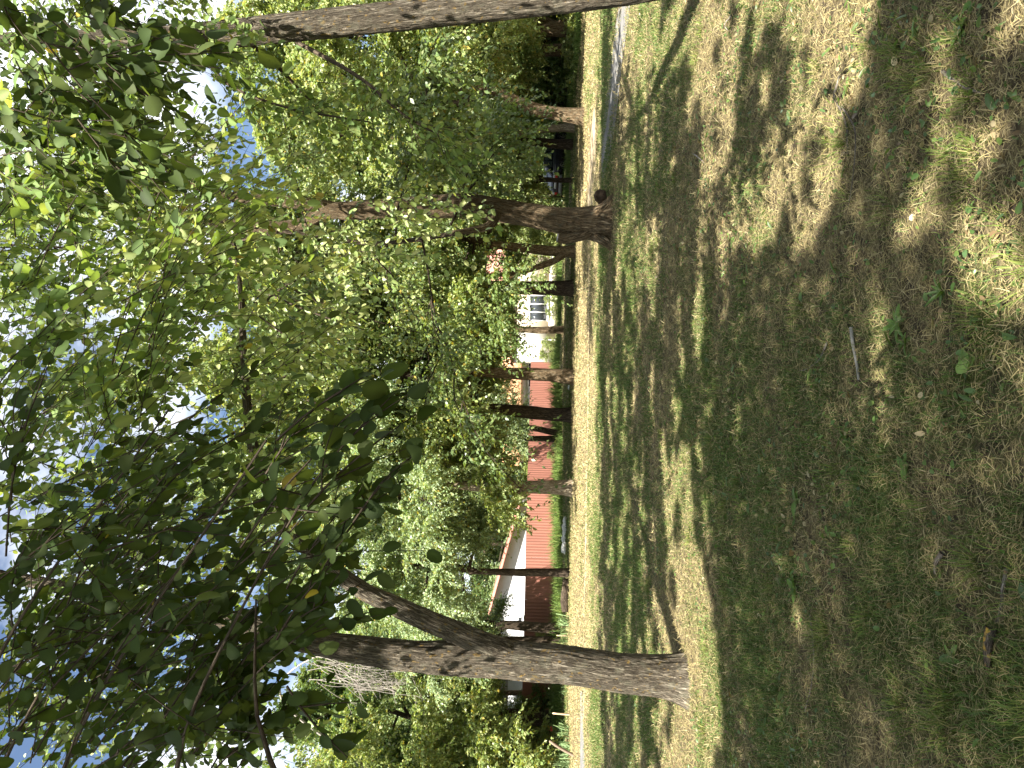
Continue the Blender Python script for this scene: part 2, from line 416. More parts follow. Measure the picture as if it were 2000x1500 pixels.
def background_tree(name, label, pts, wpx, kit, Y=None, z0=None, sc=1.0, szz=None, rz=0.0, bark=None, group=None, extra=None, seg=14, flare=.35, cat='tree', dz=.55, offx=0.0):
    """pts: (u, v) trail of the trunk's middle from the base up, wpx its widths in photo pixels"""
    bark = bark or BARK_FAR
    g = ground(*pts[0]); Y = Y or g[1]
    root = empty(name, (g[0], g[1], 0), label, cat, group)
    W3 = [at(u, v, g[1])-V(g[0], g[1], 0) for u, v in pts]; W3[0] = V(0, 0, -.12)
    rad = [w*pxm(g[1])/2 for w in wpx]
    mb = MB()
    top = W3[-1]; tdir = W3[-1]-W3[-2]; tdir = tdir/np.linalg.norm(tdir)
    z0 = top[2] if z0 is None else z0
    mb.tube(W3+[top+tdir*.8+V(0, 0, .4)], rad+[rad[-1]*.8], seg, .12, rough=.012, flare=flare, flare_h=.3, lump=.07, seed=int(g[0]*7) % 50)
    for ex in (extra or []):
        q = [at(u, v, g[1]+dy)-V(g[0], g[1], 0) for u, v, dy in ex[0]]
        mb.tube(q, [w*pxm(g[1])/2 for w in ex[1]], 10, .15, rough=.01, lump=.06, seed=3)
    if kit: mb.tube([top-tdir*.2, top+V(offx*.4, 0, max(.2, dz)*.6), V(top[0]+offx, top[1], z0+dz+.15)], [rad[-1]*.75, rad[-1]*.6, KIT[kit]['H']*.018*sc], 10, .15, rough=.008, lump=.06, seed=2)
    mb.build('trunk', bark, root, True)
    if kit:
        place_kit(root, kit, z0+dz, sc, rz, (top[0]+offx, top[1]), szz)
    return root

GT = 'row of trees along the far edge of the grass'
background_tree('maple_tree', 'forked tree with grey leaning trunk and dark second limb', [(1010, 1124), (1009, 1085), (1016, 1020), (1020, 985)], [23, 20, 17, 16], 'maple_a', sc=1.0, rz=.4, bark=BARK_MID, group=GT,
     extra=[([(1007, 1106, 0), (992, 1085, -.2), (975, 1040, -.3), (966, 1000, -.3), (960, 930, 0)], [13, 13, 11, 10, 8])])
background_tree('maple_tree', 'thick upright dark trunk with torn pale sun spots beside the cream house window', [(937, 1121), (937, 1080), (938, 1020), (940, 975)], [31, 28, 26, 24], 'elm_a', sc=1.0, rz=1.9, group=GT)
background_tree('maple_tree', 'slim tree standing against the cream house wall', [(856, 1101), (855, 1060), (857, 1010), (857, 980)], [14, 13, 12, 11], 'pale_a', sc=.95, rz=.9, bark=BARK_MID, group=GT)
background_tree('maple_tree', 'leaning grey trunk with twiggy shoots at the corner of the red fence', [(764, 1121), (767, 1085), (770, 1020), (773, 950)], [30, 26, 24, 20], 'maple_a', sc=1.05, rz=3.0, bark=BARK_MID, group=GT)
background_tree('maple_tree', 'stout dark trunk with two pale torn patches before the red fence', [(690, 1116), (691, 1075), (696, 1020), (700, 980)], [28, 26, 25, 22], 'maple_b', sc=1.05, rz=4.1, group=GT)
background_tree('thin_tree', 'slim bent dark tree, right one of the close pair before the red fence', [(656, 1097), (656, 1078), (664, 1040), (666, 1000)], [12, 12, 11, 9], None, group=GT)
background_tree('thin_tree', 'slim straight dark tree, left one of the close pair before the red fence', [(642, 1097), (643, 1070), (644, 1030), (645, 1000)], [13, 12, 11, 10], 'pale_a', sc=.9, rz=5, group=GT)
background_tree('pale_tree', 'pale sunlit trunk with a split limb and feathery grey green crown', [(547, 1119), (548, 1090), (549, 1020), (549, 960), (552, 905)], [33, 28, 25, 21, 18], 'pale_a', sc=1.05, dz=1.1, rz=2.2, bark=BARK_PALE, group=GT,
     extra=[([(543, 1040, -.1), (536, 1015, -.2), (527, 985, -.2), (522, 960, 0)], [10, 8, 7, 6])])
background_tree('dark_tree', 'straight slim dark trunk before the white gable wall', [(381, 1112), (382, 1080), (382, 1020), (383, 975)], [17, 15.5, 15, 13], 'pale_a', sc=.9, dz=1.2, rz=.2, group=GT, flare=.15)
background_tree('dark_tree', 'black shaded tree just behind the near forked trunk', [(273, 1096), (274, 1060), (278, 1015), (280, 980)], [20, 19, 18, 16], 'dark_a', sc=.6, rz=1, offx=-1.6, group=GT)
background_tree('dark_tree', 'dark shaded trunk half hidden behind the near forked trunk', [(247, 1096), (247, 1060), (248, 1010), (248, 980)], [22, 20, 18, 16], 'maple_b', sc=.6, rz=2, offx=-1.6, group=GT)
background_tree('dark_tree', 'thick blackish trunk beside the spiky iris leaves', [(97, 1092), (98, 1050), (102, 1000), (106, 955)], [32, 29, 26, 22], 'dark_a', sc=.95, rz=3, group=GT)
background_tree('dark_tree', 'thin mottled grey trunk near the pink roofed house', [(146, 1086), (147, 1050), (147, 1010), (146, 970)], [13, 12, 10, 9], 'pale_a', sc=.85, rz=4, bark=BARK_MID, group=GT)
background_tree('maple_tree', 'curved brown trunk standing out on the grass near the parked car', [(1272, 1141), (1276, 1100), (1285, 1050), (1304, 1005), (1318, 975)], [29, 26, 24, 22, 19], 'maple_b', dz=.3, sc=.9, rz=.7, bark=BARK_MID, group=GT)
background_tree('maple_tree', 'pale half sunlit trunk behind the curved brown one', [(1250, 1123), (1250, 1090), (1246, 1050), (1240, 1010)], [17, 15, 14, 13], 'maple_b', dz=.3, sc=.75, rz=2.7, bark=BARK_PALE, group=GT)
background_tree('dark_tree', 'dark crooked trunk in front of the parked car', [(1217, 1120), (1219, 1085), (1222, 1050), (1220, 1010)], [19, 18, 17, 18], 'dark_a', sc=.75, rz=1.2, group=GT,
     extra=[([(1221, 1040, 0), (1206, 1020, 0), (1195, 1000, 0)], [10, 9, 7])])
background_tree('thin_tree', 'thin black sapling with a forked top behind the car rear', [(1148, 1118), (1148, 1085), (1149, 1062), (1141, 1030), (1135, 1000)], [10, 9.5, 9, 8, 6], 'maple_b', sc=.75, rz=3.3, group=GT, flare=.1,
     extra=[([(1149, 1066, 0), (1156, 1052, 0), (1166, 1035, 0), (1172, 1020, 0)], [7, 6, 5, 4])])
background_tree('maple_tree', 'double stemmed shaded trunk beside the tall near trunk', [(1447, 1129), (1444, 1095), (1438, 1050), (1430, 1000)], [36, 30, 22, 18], 'maple_a', sc=1.1, rz=5.2, bark=BARK_MID, group=GT,
     extra=[([(1448, 1090, 0), (1460, 1060, .2), (1470, 1020, .3), (1480, 980, .3)], [18, 17, 15, 13])])
background_tree('maple_tree', 'brown shaded trunk with sun flecks in front of the dark thicket', [(1404, 1122), (1402, 1090), (1400, 1050), (1398, 1000)], [24, 23, 21, 19], 'dark_a', sc=1.0, rz=4.4, bark=BARK_MID, group=GT)

# deep second rows that close the view between the trunks
rr_ = np.random.default_rng(77)
kits = ['maple_a', 'pale_a', 'elm_a', 'maple_b', 'dark_a', 'pale_a']
GB = 'far trees closing the view behind the fence'
for i, u in enumerate(list(range(-90, 1700, 105))+list(range(-40, 1700, 125))):
    Y = (80 if i < 18 else 98)+rr_.uniform(-6, 8); g = at(u+rr_.uniform(-25, 25), 1000, Y)
    root = empty('far_tree', (g[0], g[1], 0), 'hazy green crown among the far trees behind the houses and fence', 'tree', GB)
    mb = MB(); mb.tube([V(0, 0, -.1), V(.1, 0, 2), V(.1, .1, 5)], [.3, .25, .2], 8, .5, lump=.08); mb.build('trunk', BARK_FAR, root, True)
    sc_ = (1.35 if i < 18 else 1.7)+rr_.uniform(-.1, .2)
    if 1090 < u < 1390: sc_ *= .72
    if u < 470: sc_ *= 1.28
    place_kit(root, kits[i % 6], 1.2, sc_, rr_.uniform(0, 6))
GW = 'trees of the dark thicket beyond the parked car'
for i, (u, Y, kt, s) in enumerate([(1120, 52, 'maple_b', .8), (1205, 54, 'dark_a', .8), (1290, 50, 'dark_a', .8), (1350, 47, 'dark_a', .85), (1420, 50, 'elm_a', .85), (1490, 46, 'dark_a', .9), (1570, 44, 'elm_a', 1), (1600, 33, 'maple_a', 1.0),
                                   (-10, 48, 'dark_a', .8), (-60, 40, 'maple_a', .8), (-50, 64, 'maple_a', 1.75), (105, 66, 'elm_a', 1.65), (-110, 32, 'maple_a', 1.0)]):
    g = at(u, 1000, Y)
    root = empty('thicket_tree' if u > 500 else 'garden_tree', (g[0], g[1], 0), 'leafy tree of the dark thicket beyond the parked car' if u > 500 else 'leafy tree behind the spiky iris leaves by the garden edge', 'tree', GW if u > 500 else 'leafy trees at the garden edge')
    mb = MB(); mb.tube([V(0, 0, -.1), V(.1, 0, 1.2), V(.1, .1, 4)], [.24, .2, .16], 8, .5, lump=.08); mb.build('trunk', BARK_FAR, root, True)
    place_kit(root, kt, 1.0, s, i*1.3)
def shrub(u, Y, kit, sc, label, group, rz=0.):
    g = at(u, 1000, Y)
    root = empty('shrub', (g[0], g[1], 0), label, 'shrub', group)
    mb = MB(); mb.tube([V(0, 0, -.05), V(.02, 0, .3), V(0, .03, .7)], [.05, .04, .03], 6, .3); mb.build('stem', BARK_FAR, root, True)
    place_kit(root, kit, .05, sc, rz)
for i, (u, Y, k, s) in enumerate([(1235, 46, 'shrub_d', .8), (1300, 44, 'shrub_d', 1.0), (1335, 43, 'shrub_d', 1.05), (1370, 45, 'shrub_d', 1.1), (1425, 42, 'shrub_d', 1.0), (1480, 41, 'shrub_d', 1.1), (1345, 50, 'shrub_d', 1.2), (1400, 50, 'shrub_d', 1.2), (1290, 52, 'shrub_d', 1.2)]):
    shrub(u, Y, k, s, 'dark shaded shrub in the thicket beyond the trunks', 'dark shrubs of the thicket', i*1.1)
for i, (u, Y, k, s) in enumerate([(1110, 56, 'shrub_a', .95), (1060, 58, 'shrub_a', 1.0), (1020, 57, 'shrub_a', .9), (975, 60, 'shrub_a', 1.1), (1175, 60, 'shrub_a', 1.0), (1225, 58, 'shrub_a', 1.0), (1145, 52, 'shrub_a', .6)]):
    shrub(u, Y, k, s, 'bright sunlit shrub on the lawn behind the big middle trunk', 'sunlit shrubs behind the trunks', i*1.7)
for i, (u, Y, k, s) in enumerate([(20, 38, 'shrub_a', .7), (-35, 36, 'shrub_a', 1.0), (125, 43, 'shrub_d', .8), (70, 44, 'shrub_d', .9)]):
    shrub(u, Y, k, s, 'leafy garden shrub by the spiky iris leaves', 'garden shrubs', i*1.7)
for i, (u, Y, s) in enumerate([(835, 57, .45), (815, 56, .5), (885, 58, .35), (920, 57, .4), (618, 46, .3), (240, 44, .5)]):
    shrub(u, Y, 'shrub_a', s, 'small low shrub at the foot of the pale house and red fence', 'small shrubs at the house foot', i*2.1)

# ------------------------------------------------------------------ ground
def dens_lines(a, b, lo, hi, fine, coarse):
    xs = list(np.arange(a, lo, coarse))+list(np.arange(lo, hi, fine))+list(np.arange(hi, b+coarse, coarse)); return np.array(xs)
def gz(x, y):
    x = np.asarray(x, float); y = np.asarray(y, float)
    near = np.clip((26-y)/6, 0, 1)
    return ((fbm2(x, y, .9, 3)-.5)*.07+(fbm2(x, y, 5, 9, 2)-.5)*.022)*near
def green(x, y):
    """how much living grass grows here, 0..1"""
    x = np.asarray(x, float); y = np.asarray(y, float)
    g = fbm2(x, y, .55, 31, 3)*.55+fbm2(x, y, 2.6, 41, 2)*.45
    g = (g-.5)*2.2+.47
    g = g-.40*np.exp(-((y-26)/6.0)**2)*(.7+.3*n2(x, y, .4, 5))
    g = g+.30*np.exp(-((y-18.2)/1.5)**2)+.15*np.exp(-((y-12.5)/2.5)**2)
    g = g+.25*np.exp(-((y-34.5)/1.2)**2)+.35*(x > 9)*np.exp(-((y-24)/3)**2)
    g = g+.15*np.clip((8-y)/4, 0, 1)*np.clip(.9-x, 0, 1)-.16*np.clip(x+.1, 0, 1.2)*np.clip((10-y)/4, 0, 1)
    return np.clip(g, 0, 1)
xs = np.unique(np.concatenate([np.arange(-300, -40, 20), dens_lines(-40, 40, -12, 12, .14, 1.0), np.arange(45, 301, 20)]))
ys = np.unique(np.concatenate([np.arange(-60, -2, 6), np.arange(-2, 1.4, .5), np.arange(1.4, 22, .14), np.arange(22, 60, 1.0), np.arange(60, 520, 30)]))
GX, GY = np.meshgrid(xs, ys)
gzv = gz(GX, GY)
gv = np.stack([GX, GY, gzv], -1).reshape(-1, 3)
nx, ny = len(xs), len(ys)
ii = (np.arange(ny-1)[:, None]*nx+np.arange(nx-1)[None]).ravel()
gf = np.stack([ii, ii+1, ii+nx+1, ii+nx], -1)
gcol = np.repeat(green(GX, GY).reshape(-1, 1), 3, axis=1)
m, t, o = mat_new('ground_soil_and_thatch')
ga = attr(t, 'Col').outputs['Fac']
pos = t.nodes.new('ShaderNodeNewGeometry').outputs['Position']
f1 = noise(t, mapping(t, pos, (1, 1.6, 1)), 60, 5, .7, .5); f2 = noise(t, pos, 9, 5, .65); f3 = noise(t, pos, 1.3, 4, .6)
straw = ramp(t, f1, [(.28, (.05, .04, .022)), (.5, (.185, .15, .08)), (.75, (.31, .255, .145))])
soil = ramp(t, f2, [(.3, (.05, .04, .028)), (.7, (.115, .09, .062))])
grn = ramp(t, f1, [(.3, (.03, .04, .012)), (.7, (.09, .115, .03))])
c = mixc(t, ramp(t, f2, [(.40, (0, 0, 0)), (.60, (1, 1, 1))]), soil, straw)
c = mixc(t, ramp(t, math_(t, 'ADD', ga, math_(t, 'MULTIPLY', math_(t, 'SUBTRACT', f2, .5), .9)), [(.40, (0, 0, 0)), (.75, (1, 1, 1))]), c, grn)
bsdf(t, o, c, .95, f1, .9, .02, .08)
tag(link('ground', make_mesh('ground', gv, [gf], cols=gcol), m), kind='structure')

# path of old asphalt and the worn dirt trail that goes on from it
def strip(name, pts, widths, mat, z):
    P, w = resample([V(*p, 0) for p in pts], widths, .35)
    T = np.gradient(P, axis=0); T /= np.linalg.norm(T, axis=1)[:, None]; N = np.stack([-T[:, 1], T[:, 0], 0*T[:, 0]], -1)
    wob = (n2(P[:, 0], P[:, 1], 1.1, 61)-.5)*.5; wob2 = (n2(P[:, 0], P[:, 1], 1.3, 67)-.5)*.5
    rows = []
    for s in (-1, -.5, 0, .5, 1):
        q = P+N*((w/2+(wob if s < 0 else wob2))*s)[:, None]; q[:, 2] = gz(q[:, 0], q[:, 1])+z; rows.append(q)
    v = np.stack(rows, 1).reshape(-1, 3); n = len(P)
    i = (np.arange(n-1)[:, None]*5+np.arange(4)).ravel()
    return tag(link(name, make_mesh(name, v, [np.stack([i, i+1, i+6, i+5], -1)]), mat), kind='structure')
m, t, o = mat_new('old_asphalt')
pos = t.nodes.new('ShaderNodeNewGeometry').outputs['Position']
a1 = noise(t, pos, 2.2, 5, .6); a2 = noise(t, pos, 90, 3, .7)
c = mixc(t, .4, ramp(t, a1, [(.35, (.12, .117, .112)), (.6, (.175, .17, .162)), (.75, (.28, .245, .19))]), ramp(t, a2, [(.3, (.5, .5, .5)), (.7, (1.3, 1.3, 1.3))]), 'MULTIPLY')
bsdf(t, o, c, .9, a2, .5, .01, .2); ASPH = m
m, t, o = mat_new('trodden_earth')
pos = t.nodes.new('ShaderNodeNewGeometry').outputs['Position']
a1 = noise(t, pos, 1.6, 5, .65); a2 = noise(t, pos, 45, 4, .7)
c = mixc(t, .5, ramp(t, a1, [(.35, (.24, .185, .12)), (.6, (.36, .29, .20)), (.75, (.42, .34, .19))]), ramp(t, a2, [(.3, (.6, .6, .58)), (.7, (1.25, 1.25, 1.2))]), 'MULTIPLY')
bsdf(t, o, c, .95, a2, .5, .02, .1); EARTH = m
def gp(u, v): g = ground(u, v); return (g[0], g[1])
strip('path', [gp(1170, 1176), gp(1250, 1187), gp(1320, 1199), gp(1400, 1209), gp(1500, 1222), gp(1650, 1240)], [1.1, 2.0, 2.1, 2.0, 2.0, 2.0], ASPH, .012)
strip('dirt_trail', [gp(1270, 1158), gp(1200, 1160), gp(1150, 1154), gp(1090, 1150)], [1.2, 2.6, 3.2, 2.0], EARTH, .008)
strip('dirt_trail', [gp(1080, 1151), gp(900, 1150), gp(700, 1149), gp(480, 1145), gp(300, 1142), gp(150, 1141), gp(60, 1140)], [.35, .4, .4, .45, .4, .5, .5], EARTH, .010)
strip('path', [gp(150, 1136), gp(60, 1137), gp(-60, 1139), gp(-200, 1141)], [.7, 1.9, 2.6, 2.6], ASPH, .012)
strip('dirt_trail', [gp(1340, 1137), gp(1260, 1135), gp(1180, 1136), gp(1120, 1137)], [.8, 1.2, 1.3, .8], EARTH, .008)

PATHS = [(np.array([gp(1170, 1176), gp(1320, 1199), gp(1500, 1222), gp(1650, 1240)]), .95), (np.array([gp(1270, 1158), gp(1200, 1160), gp(1150, 1154), gp(1090, 1150)]), 1.1),
         (np.array([gp(90, 1137), gp(-200, 1141)]), 1.1)]
def off_path(x, y):
    ok = np.ones(len(x), bool)
    for pl, w in PATHS:
        o_ = np.argsort(pl[:, 0]); yy = np.interp(x, pl[o_, 0], pl[o_, 1], left=1e6, right=1e6)
        ok &= np.abs(y-yy) > w*rng.uniform(.7, 1.15, len(x))
    return ok

# ------------------------------------------------------------------ grass, straw, weeds and fallen leaves
rng = np.random.default_rng(3)
ZONES = [  # y0, y1, straw per m2, blades per m2, size factor of width
    (2.0, 3.6, 7000, 3000, .85), (3.6, 5.5, 4600, 2200, 1.1), (5.5, 9, 2300, 1300, 1.5), (9, 14, 900, 700, 2.5), (14, 22, 420, 380, 3.8), (22, 36, 170, 150, 6.0), (36, 50, 45, 60, 9)]
def scatter(y0, y1, dens):
    half = lambda y: y*.56+.6
    n = int(dens*(half(y0)+half(y1))*(y1-y0))
    y = rng.uniform(y0, y1, n*2); x = rng.uniform(-1, 1, n*2)*half(y1)
    k = np.abs(x) < half(y); x, y = x[k][:n], y[k][:n]
    k = off_path(x, y); return x[k], y[k]
def blade_mesh(name, P, D, L_, Wd, C, curve):
    """narrow bent blades: 2 quads"""
    B = norm(np.cross(D, V(0, 0, 1)+rng.normal(0, .25, (len(P), 3)))); h = Wd[:, None]/2
    mid = P+D*(L_*.55)[:, None]; tip = P+D*L_[:, None]; mid[:, 2] += curve*.35; tip[:, 2] -= curve
    tip += rng.normal(0, .12, (len(P), 3))*L_[:, None]
    v = np.stack([P-B*h, P+B*h, mid-B*h*.85, mid+B*h*.85, tip-B*h*.2, tip+B*h*.2], 1).reshape(-1, 3)
    b = np.arange(len(P))[:, None]*6
    f = np.concatenate([b+np.array([0, 1, 3, 2]), b+np.array([2, 3, 5, 4])])
    return make_mesh(name, v, [f], cols=np.repeat(C, 6, 0), smooth=False)
SP, SD, SL, SW, SC, SK = [], [], [], [], [], []
GP, GD, GL, GWd, GC, GK = [], [], [], [], [], []
for (y0, y1, ds, dg, wf) in ZONES:
    x, y = scatter(y0, y1, ds); g = green(x, y)
    k = rng.random(len(x)) < np.clip(1.25-.75*g, .25, 1)
    x, y = x[k], y[k]; n = len(x)
    az = rng.normal(0, .75, n)+np.where(rng.random(n) < .5, 0, PI)+np.where(rng.random(n) < .35, rng.uniform(0, PI, n), 0)
    el = rng.normal(.10, .20, n)+(rng.random(n) < .12)*rng.uniform(.2, .9, n)
    SP.append(np.stack([x, y, gz(x, y)+rng.uniform(0, .018, n)], -1)); SD.append(np.stack([np.cos(az)*np.cos(el), np.sin(az)*np.cos(el), np.sin(el)], -1))
    SL.append(rng.uniform(.020, .075, n)*(1+.14*wf)*(.82 if y1 < 6 else 1)); SW.append(rng.uniform(.0022, .0042, n)*wf)
    pal = np.array([(.365, .30, .145), (.305, .245, .112), (.42, .355, .19), (.20, .155, .08), (.295, .265, .115), (.115, .09, .046)])
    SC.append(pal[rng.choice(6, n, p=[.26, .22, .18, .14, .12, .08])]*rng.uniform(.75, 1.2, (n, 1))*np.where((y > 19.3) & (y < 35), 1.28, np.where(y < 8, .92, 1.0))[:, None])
    SK.append(rng.uniform(0, .012, n))
    x, y = scatter(y0, y1, dg*1.6); g = green(x, y)
    k = rng.random(len(x)) < np.clip((g-.22)*1.5, .04, 1)
    x, y, g = x[k], y[k], g[k]; n = len(x)
    az = rng.uniform(0, 2*PI, n); el = np.clip(rng.normal(.95, .35, n), .15, 1.5)
    GP.append(np.stack([x, y, gz(x, y)-.003], -1)); GD.append(np.stack([np.cos(az)*np.cos(el), np.sin(az)*np.cos(el), np.sin(el)], -1))
    GL.append(rng.uniform(.02, .06, n)*(.7+.9*g)*(1+.08*wf)); GWd.append(rng.uniform(.002, .004, n)*wf)
    pal = np.array([(.085, .145, .03), (.11, .165, .035), (.07, .12, .028), (.14, .175, .045), (.22, .20, .075), (.10, .155, .05)])
    GC.append(pal[rng.choice(6, n, p=[.25, .22, .18, .15, .1, .1])]*rng.uniform(.75, 1.25, (n, 1)))
    GK.append(rng.uniform(0, .02, n))
cat_ = np.concatenate
tag(link('dry_grass', blade_mesh('dry_grass', cat_(SP), cat_(SD), cat_(SL), cat_(SW), cat_(SC), cat_(SK)), BLADE), 'mown straw coloured dry grass lying over the ground', 'dry grass', kind='stuff')
tag(link('green_grass', blade_mesh('green_grass', cat_(GP), cat_(GD), cat_(GL), cat_(GWd), cat_(GC), cat_(GK)), BLADE), 'short living green grass in patches between the dry straw', 'grass', kind='stuff')
# clumps of longer grass
P_, D_, L2, W2, C2, K2 = [], [], [], [], [], []
clumps = [ground(u, v) for u, v in [(1225, 1622), (1200, 1905), (1310, 1900), (1150, 1880), (1390, 1800), (1220, 1650), (1100, 1740), (1420, 1880), (1330, 1790), (900, 1560), (560, 1440), (340, 1420), (300, 1690), (120, 1760), (60, 1850), (400, 1900), (1440, 1370), (1380, 1360), (1060, 1960), (880, 1910), (1410, 1700), (740, 1400), (640, 1390)]]
for i in range(34):
    y = 2.3+9*rng.random()**1.6; clumps.append(V(rng.uniform(-.55, .55)*y, y, 0))
for q in clumps:
    n = rng.integers(60, 150); a = rng.uniform(0, 2*PI, n); r = np.abs(rng.normal(0, .085, n))
    x = q[0]+r*np.cos(a)*1.4; y = q[1]+r*np.sin(a); el = rng.uniform(.5, 1.4, n)
    P_.append(np.stack([x, y, gz(x, y)], -1)); D_.append(np.stack([np.cos(a)*np.cos(el), np.sin(a)*np.cos(el), np.sin(el)], -1))
    L2.append(rng.uniform(.035, .10, n)); W2.append(rng.uniform(.002, .0035, n)*(1+q[1]*.08)); K2.append(rng.uniform(0, .03, n))
    C2.append(np.array([(.12, .17, .03), (.16, .19, .04), (.10, .145, .03), (.30, .26, .10)])[rng.choice(4, n, p=[.35, .3, .25, .1])]*rng.uniform(.8, 1.25, (n, 1)))
tag(link('grass_tufts', blade_mesh('grass_tufts', cat_(P_), cat_(D_), cat_(L2), cat_(W2), cat_(C2), cat_(K2)), BLADE), 'scattered tufts of longer yellow green grass', 'grass', kind='stuff')
# small broad-leaved weeds close to the ground
def flat_leaves(name, label, cat, dens, size, pal, lift, tilt, ymax=13, tm=T_MID, gpow=0, wr=(.4, .7)):
    xx, yy = [], []
    for (y0, y1, f) in ((2.0, 4, 1), (4, 7, .7), (7, ymax, .35)):
        x, y = scatter(y0, y1, dens*f); xx.append(x); yy.append(y)
    x, y = cat_(xx), cat_(yy)
    cl = fbm2(x, y, 1.9, 91, 2)
    k = rng.random(len(x)) < np.clip((cl-.38)*3.2, .06, 1); x, y = x[k], y[k]
    n = len(x); a = rng.uniform(0, 2*PI, n); L_ = size*rng.uniform(.5, 1.25, n)
    A = np.stack([np.cos(a), np.sin(a), rng.normal(.2, .3, n)], -1); N = V(0, 0, 1)+rng.normal(0, tilt, (n, 3))
    p = np.array(pal); C = p[rng.integers(0, len(p), n)]*rng.uniform(.75, 1.25, (n, 1))
    P = np.stack([x, y, gz(x, y)+rng.uniform(.004, lift, n)], -1)
    return tag(link(name, leaf_mesh(name, P, A, N, L_, L_*rng.uniform(*wr, n), C, tm), LEAF), label, cat, kind='stuff')
flat_leaves('clover_and_weeds', 'small broad green weed leaves among the cut grass', 'weeds', 330, .034, [(.07, .13, .035), (.09, .155, .04), (.06, .11, .04), (.12, .18, .045)], .04, .45)
flat_leaves('plantain_leaves', 'larger lance shaped green weed leaves flat on the ground', 'weeds', 26, .075, [(.075, .13, .04), (.10, .15, .04), (.08, .12, .045)], .035, .35, wr=(.25, .42))
flat_leaves('fallen_leaves', 'crumpled tan and brown dead leaves on the grass', 'fallen leaves', 75, .034, [(.33, .26, .15), (.24, .17, .09), (.38, .32, .20), (.17, .115, .06), (.30, .26, .16)], .022, 1.0, wr=(.45, .85))
# taller plants along the far fence and under the far trees
P_, D_, L2, W2, C2, K2 = [], [], [], [], [], []
def tall_strip(pts, n, h, pal, w=.03, dep=.8):
    pl = np.array(pts); s = np.sort(rng.random(n)); tt = np.linspace(0, 1, len(pl))
    x = np.interp(s, tt, pl[:, 0])+rng.normal(0, .3, n); y = np.interp(s, tt, pl[:, 1])+rng.normal(0, dep, n)
    a = rng.uniform(0, 2*PI, n); el = rng.uniform(.8, 1.5, n); hh = h*rng.uniform(.4, 1.15, n)*(.45+1.1*n2(x, y, .5, 8))
    P_.append(np.stack([x, y, 0*x], -1)); D_.append(np.stack([np.cos(a)*np.cos(el), np.sin(a)*np.cos(el), np.sin(el)], -1))
    L2.append(hh); W2.append(rng.uniform(.5, 1.2, n)*w); K2.append(hh*.15)
    C2.append(np.array(pal)[rng.integers(0, len(pal), n)]*rng.uniform(.75, 1.25, (n, 1)))
gG = [(.10, .17, .035), (.13, .20, .04), (.08, .14, .03), (.16, .20, .05)]
def aY(u, Y): g = at(u, 1000, Y); return (g[0], g[1])
tall_strip([aY(800, 55), aY(600, 47), aY(450, 44), aY(220, 41.5), aY(60, 40)], 9000, .75, gG)
tall_strip([aY(760, 49), aY(560, 43), aY(300, 40)], 5000, .45, gG)
tall_strip([aY(1000, 52), aY(900, 52), aY(780, 54)], 3000, .55, gG)
tall_strip([aY(1480, 34), aY(1400, 36), aY(1300, 38), aY(1200, 40), aY(1100, 42)], 5000, .35, gG, .03, .8)
tall_strip([aY(1500, 30), aY(1440, 31), aY(1380, 33)], 1500, .3, gG, .025, .4)
tall_strip([aY(140, 39), aY(60, 36), aY(-40, 32)], 2200, .4, gG, .03, 1.0)
tag(link('tall_weeds', blade_mesh('tall_weeds', cat_(P_), cat_(D_), cat_(L2), cat_(W2), cat_(C2), cat_(K2)), BLADE), 'tall green weeds along the foot of the red fence and under the far trees', 'weeds', kind='stuff')

# ------------------------------------------------------------------ the three near trees
def px_path(pts, Y0, origin):
    """pts: (u, v, dy, width px) -> local points and radii"""
    P = [at(u, v, Y0+dy)-origin for u, v, dy, w in pts]; r = [w*pxm(Y0+dy)/2 for u, v, dy, w in pts]
    return P, r
rng = np.random.default_rng(8)
# forked tree at the left of the view
gA = ground(172, 1338); YA = gA[1]; oA = V(gA[0], gA[1], 0)
treeA = empty('elm_tree', oA, 'near forked tree whose lit limb arches away from the grey main trunk', 'tree')
mb = MB()
P, r = px_path([(172, 1340, 0, 92), (180, 1290, 0, 74), (188, 1200, 0, 71), (202, 1100, 0, 70), (208, 1030, 0, 72), (214, 960, 0, 70), (214, 900, 0, 63), (219, 800, 0, 58), (232, 700, .05, 51), (250, 600, .1, 46), (283, 470, .2, 40), (305, 350, .3, 34), (335, 200, .4, 28), (365, 60, .5, 22), (395, -120, .6, 15), (430, -420, .8, 8)], YA, oA)
P[0] = P[0]+V(0, 0, -.10)
mb.tube(P, r, 96, .018, rough=.022, flare=.42, flare_h=.16, lump=.05, seed=2)
mb.build('trunk', BARK_NEAR, treeA, True)
LA = [(205, 1040, .05, 46), (226, 985, -.03, 48), (252, 920, -.08, 43), (290, 830, -.10, 40), (320, 765, -.1, 36), (352, 700, -.1, 32), (425, 605, 0, 27), (500, 548, .1, 23), (580, 507, .2, 20), (670, 487, .3, 17), (760, 479, .5, 14), (850, 474, .7, 11), (950, 468, .9, 8), (1040, 455, 1.1, 5)]
mb = MB(); PA, rA = px_path(LA, YA, oA)
mb.tube(PA, rA, 48, .03, rough=.02, lump=.06, seed=4); mb.build('branch', BARK_NEAR, treeA, True)
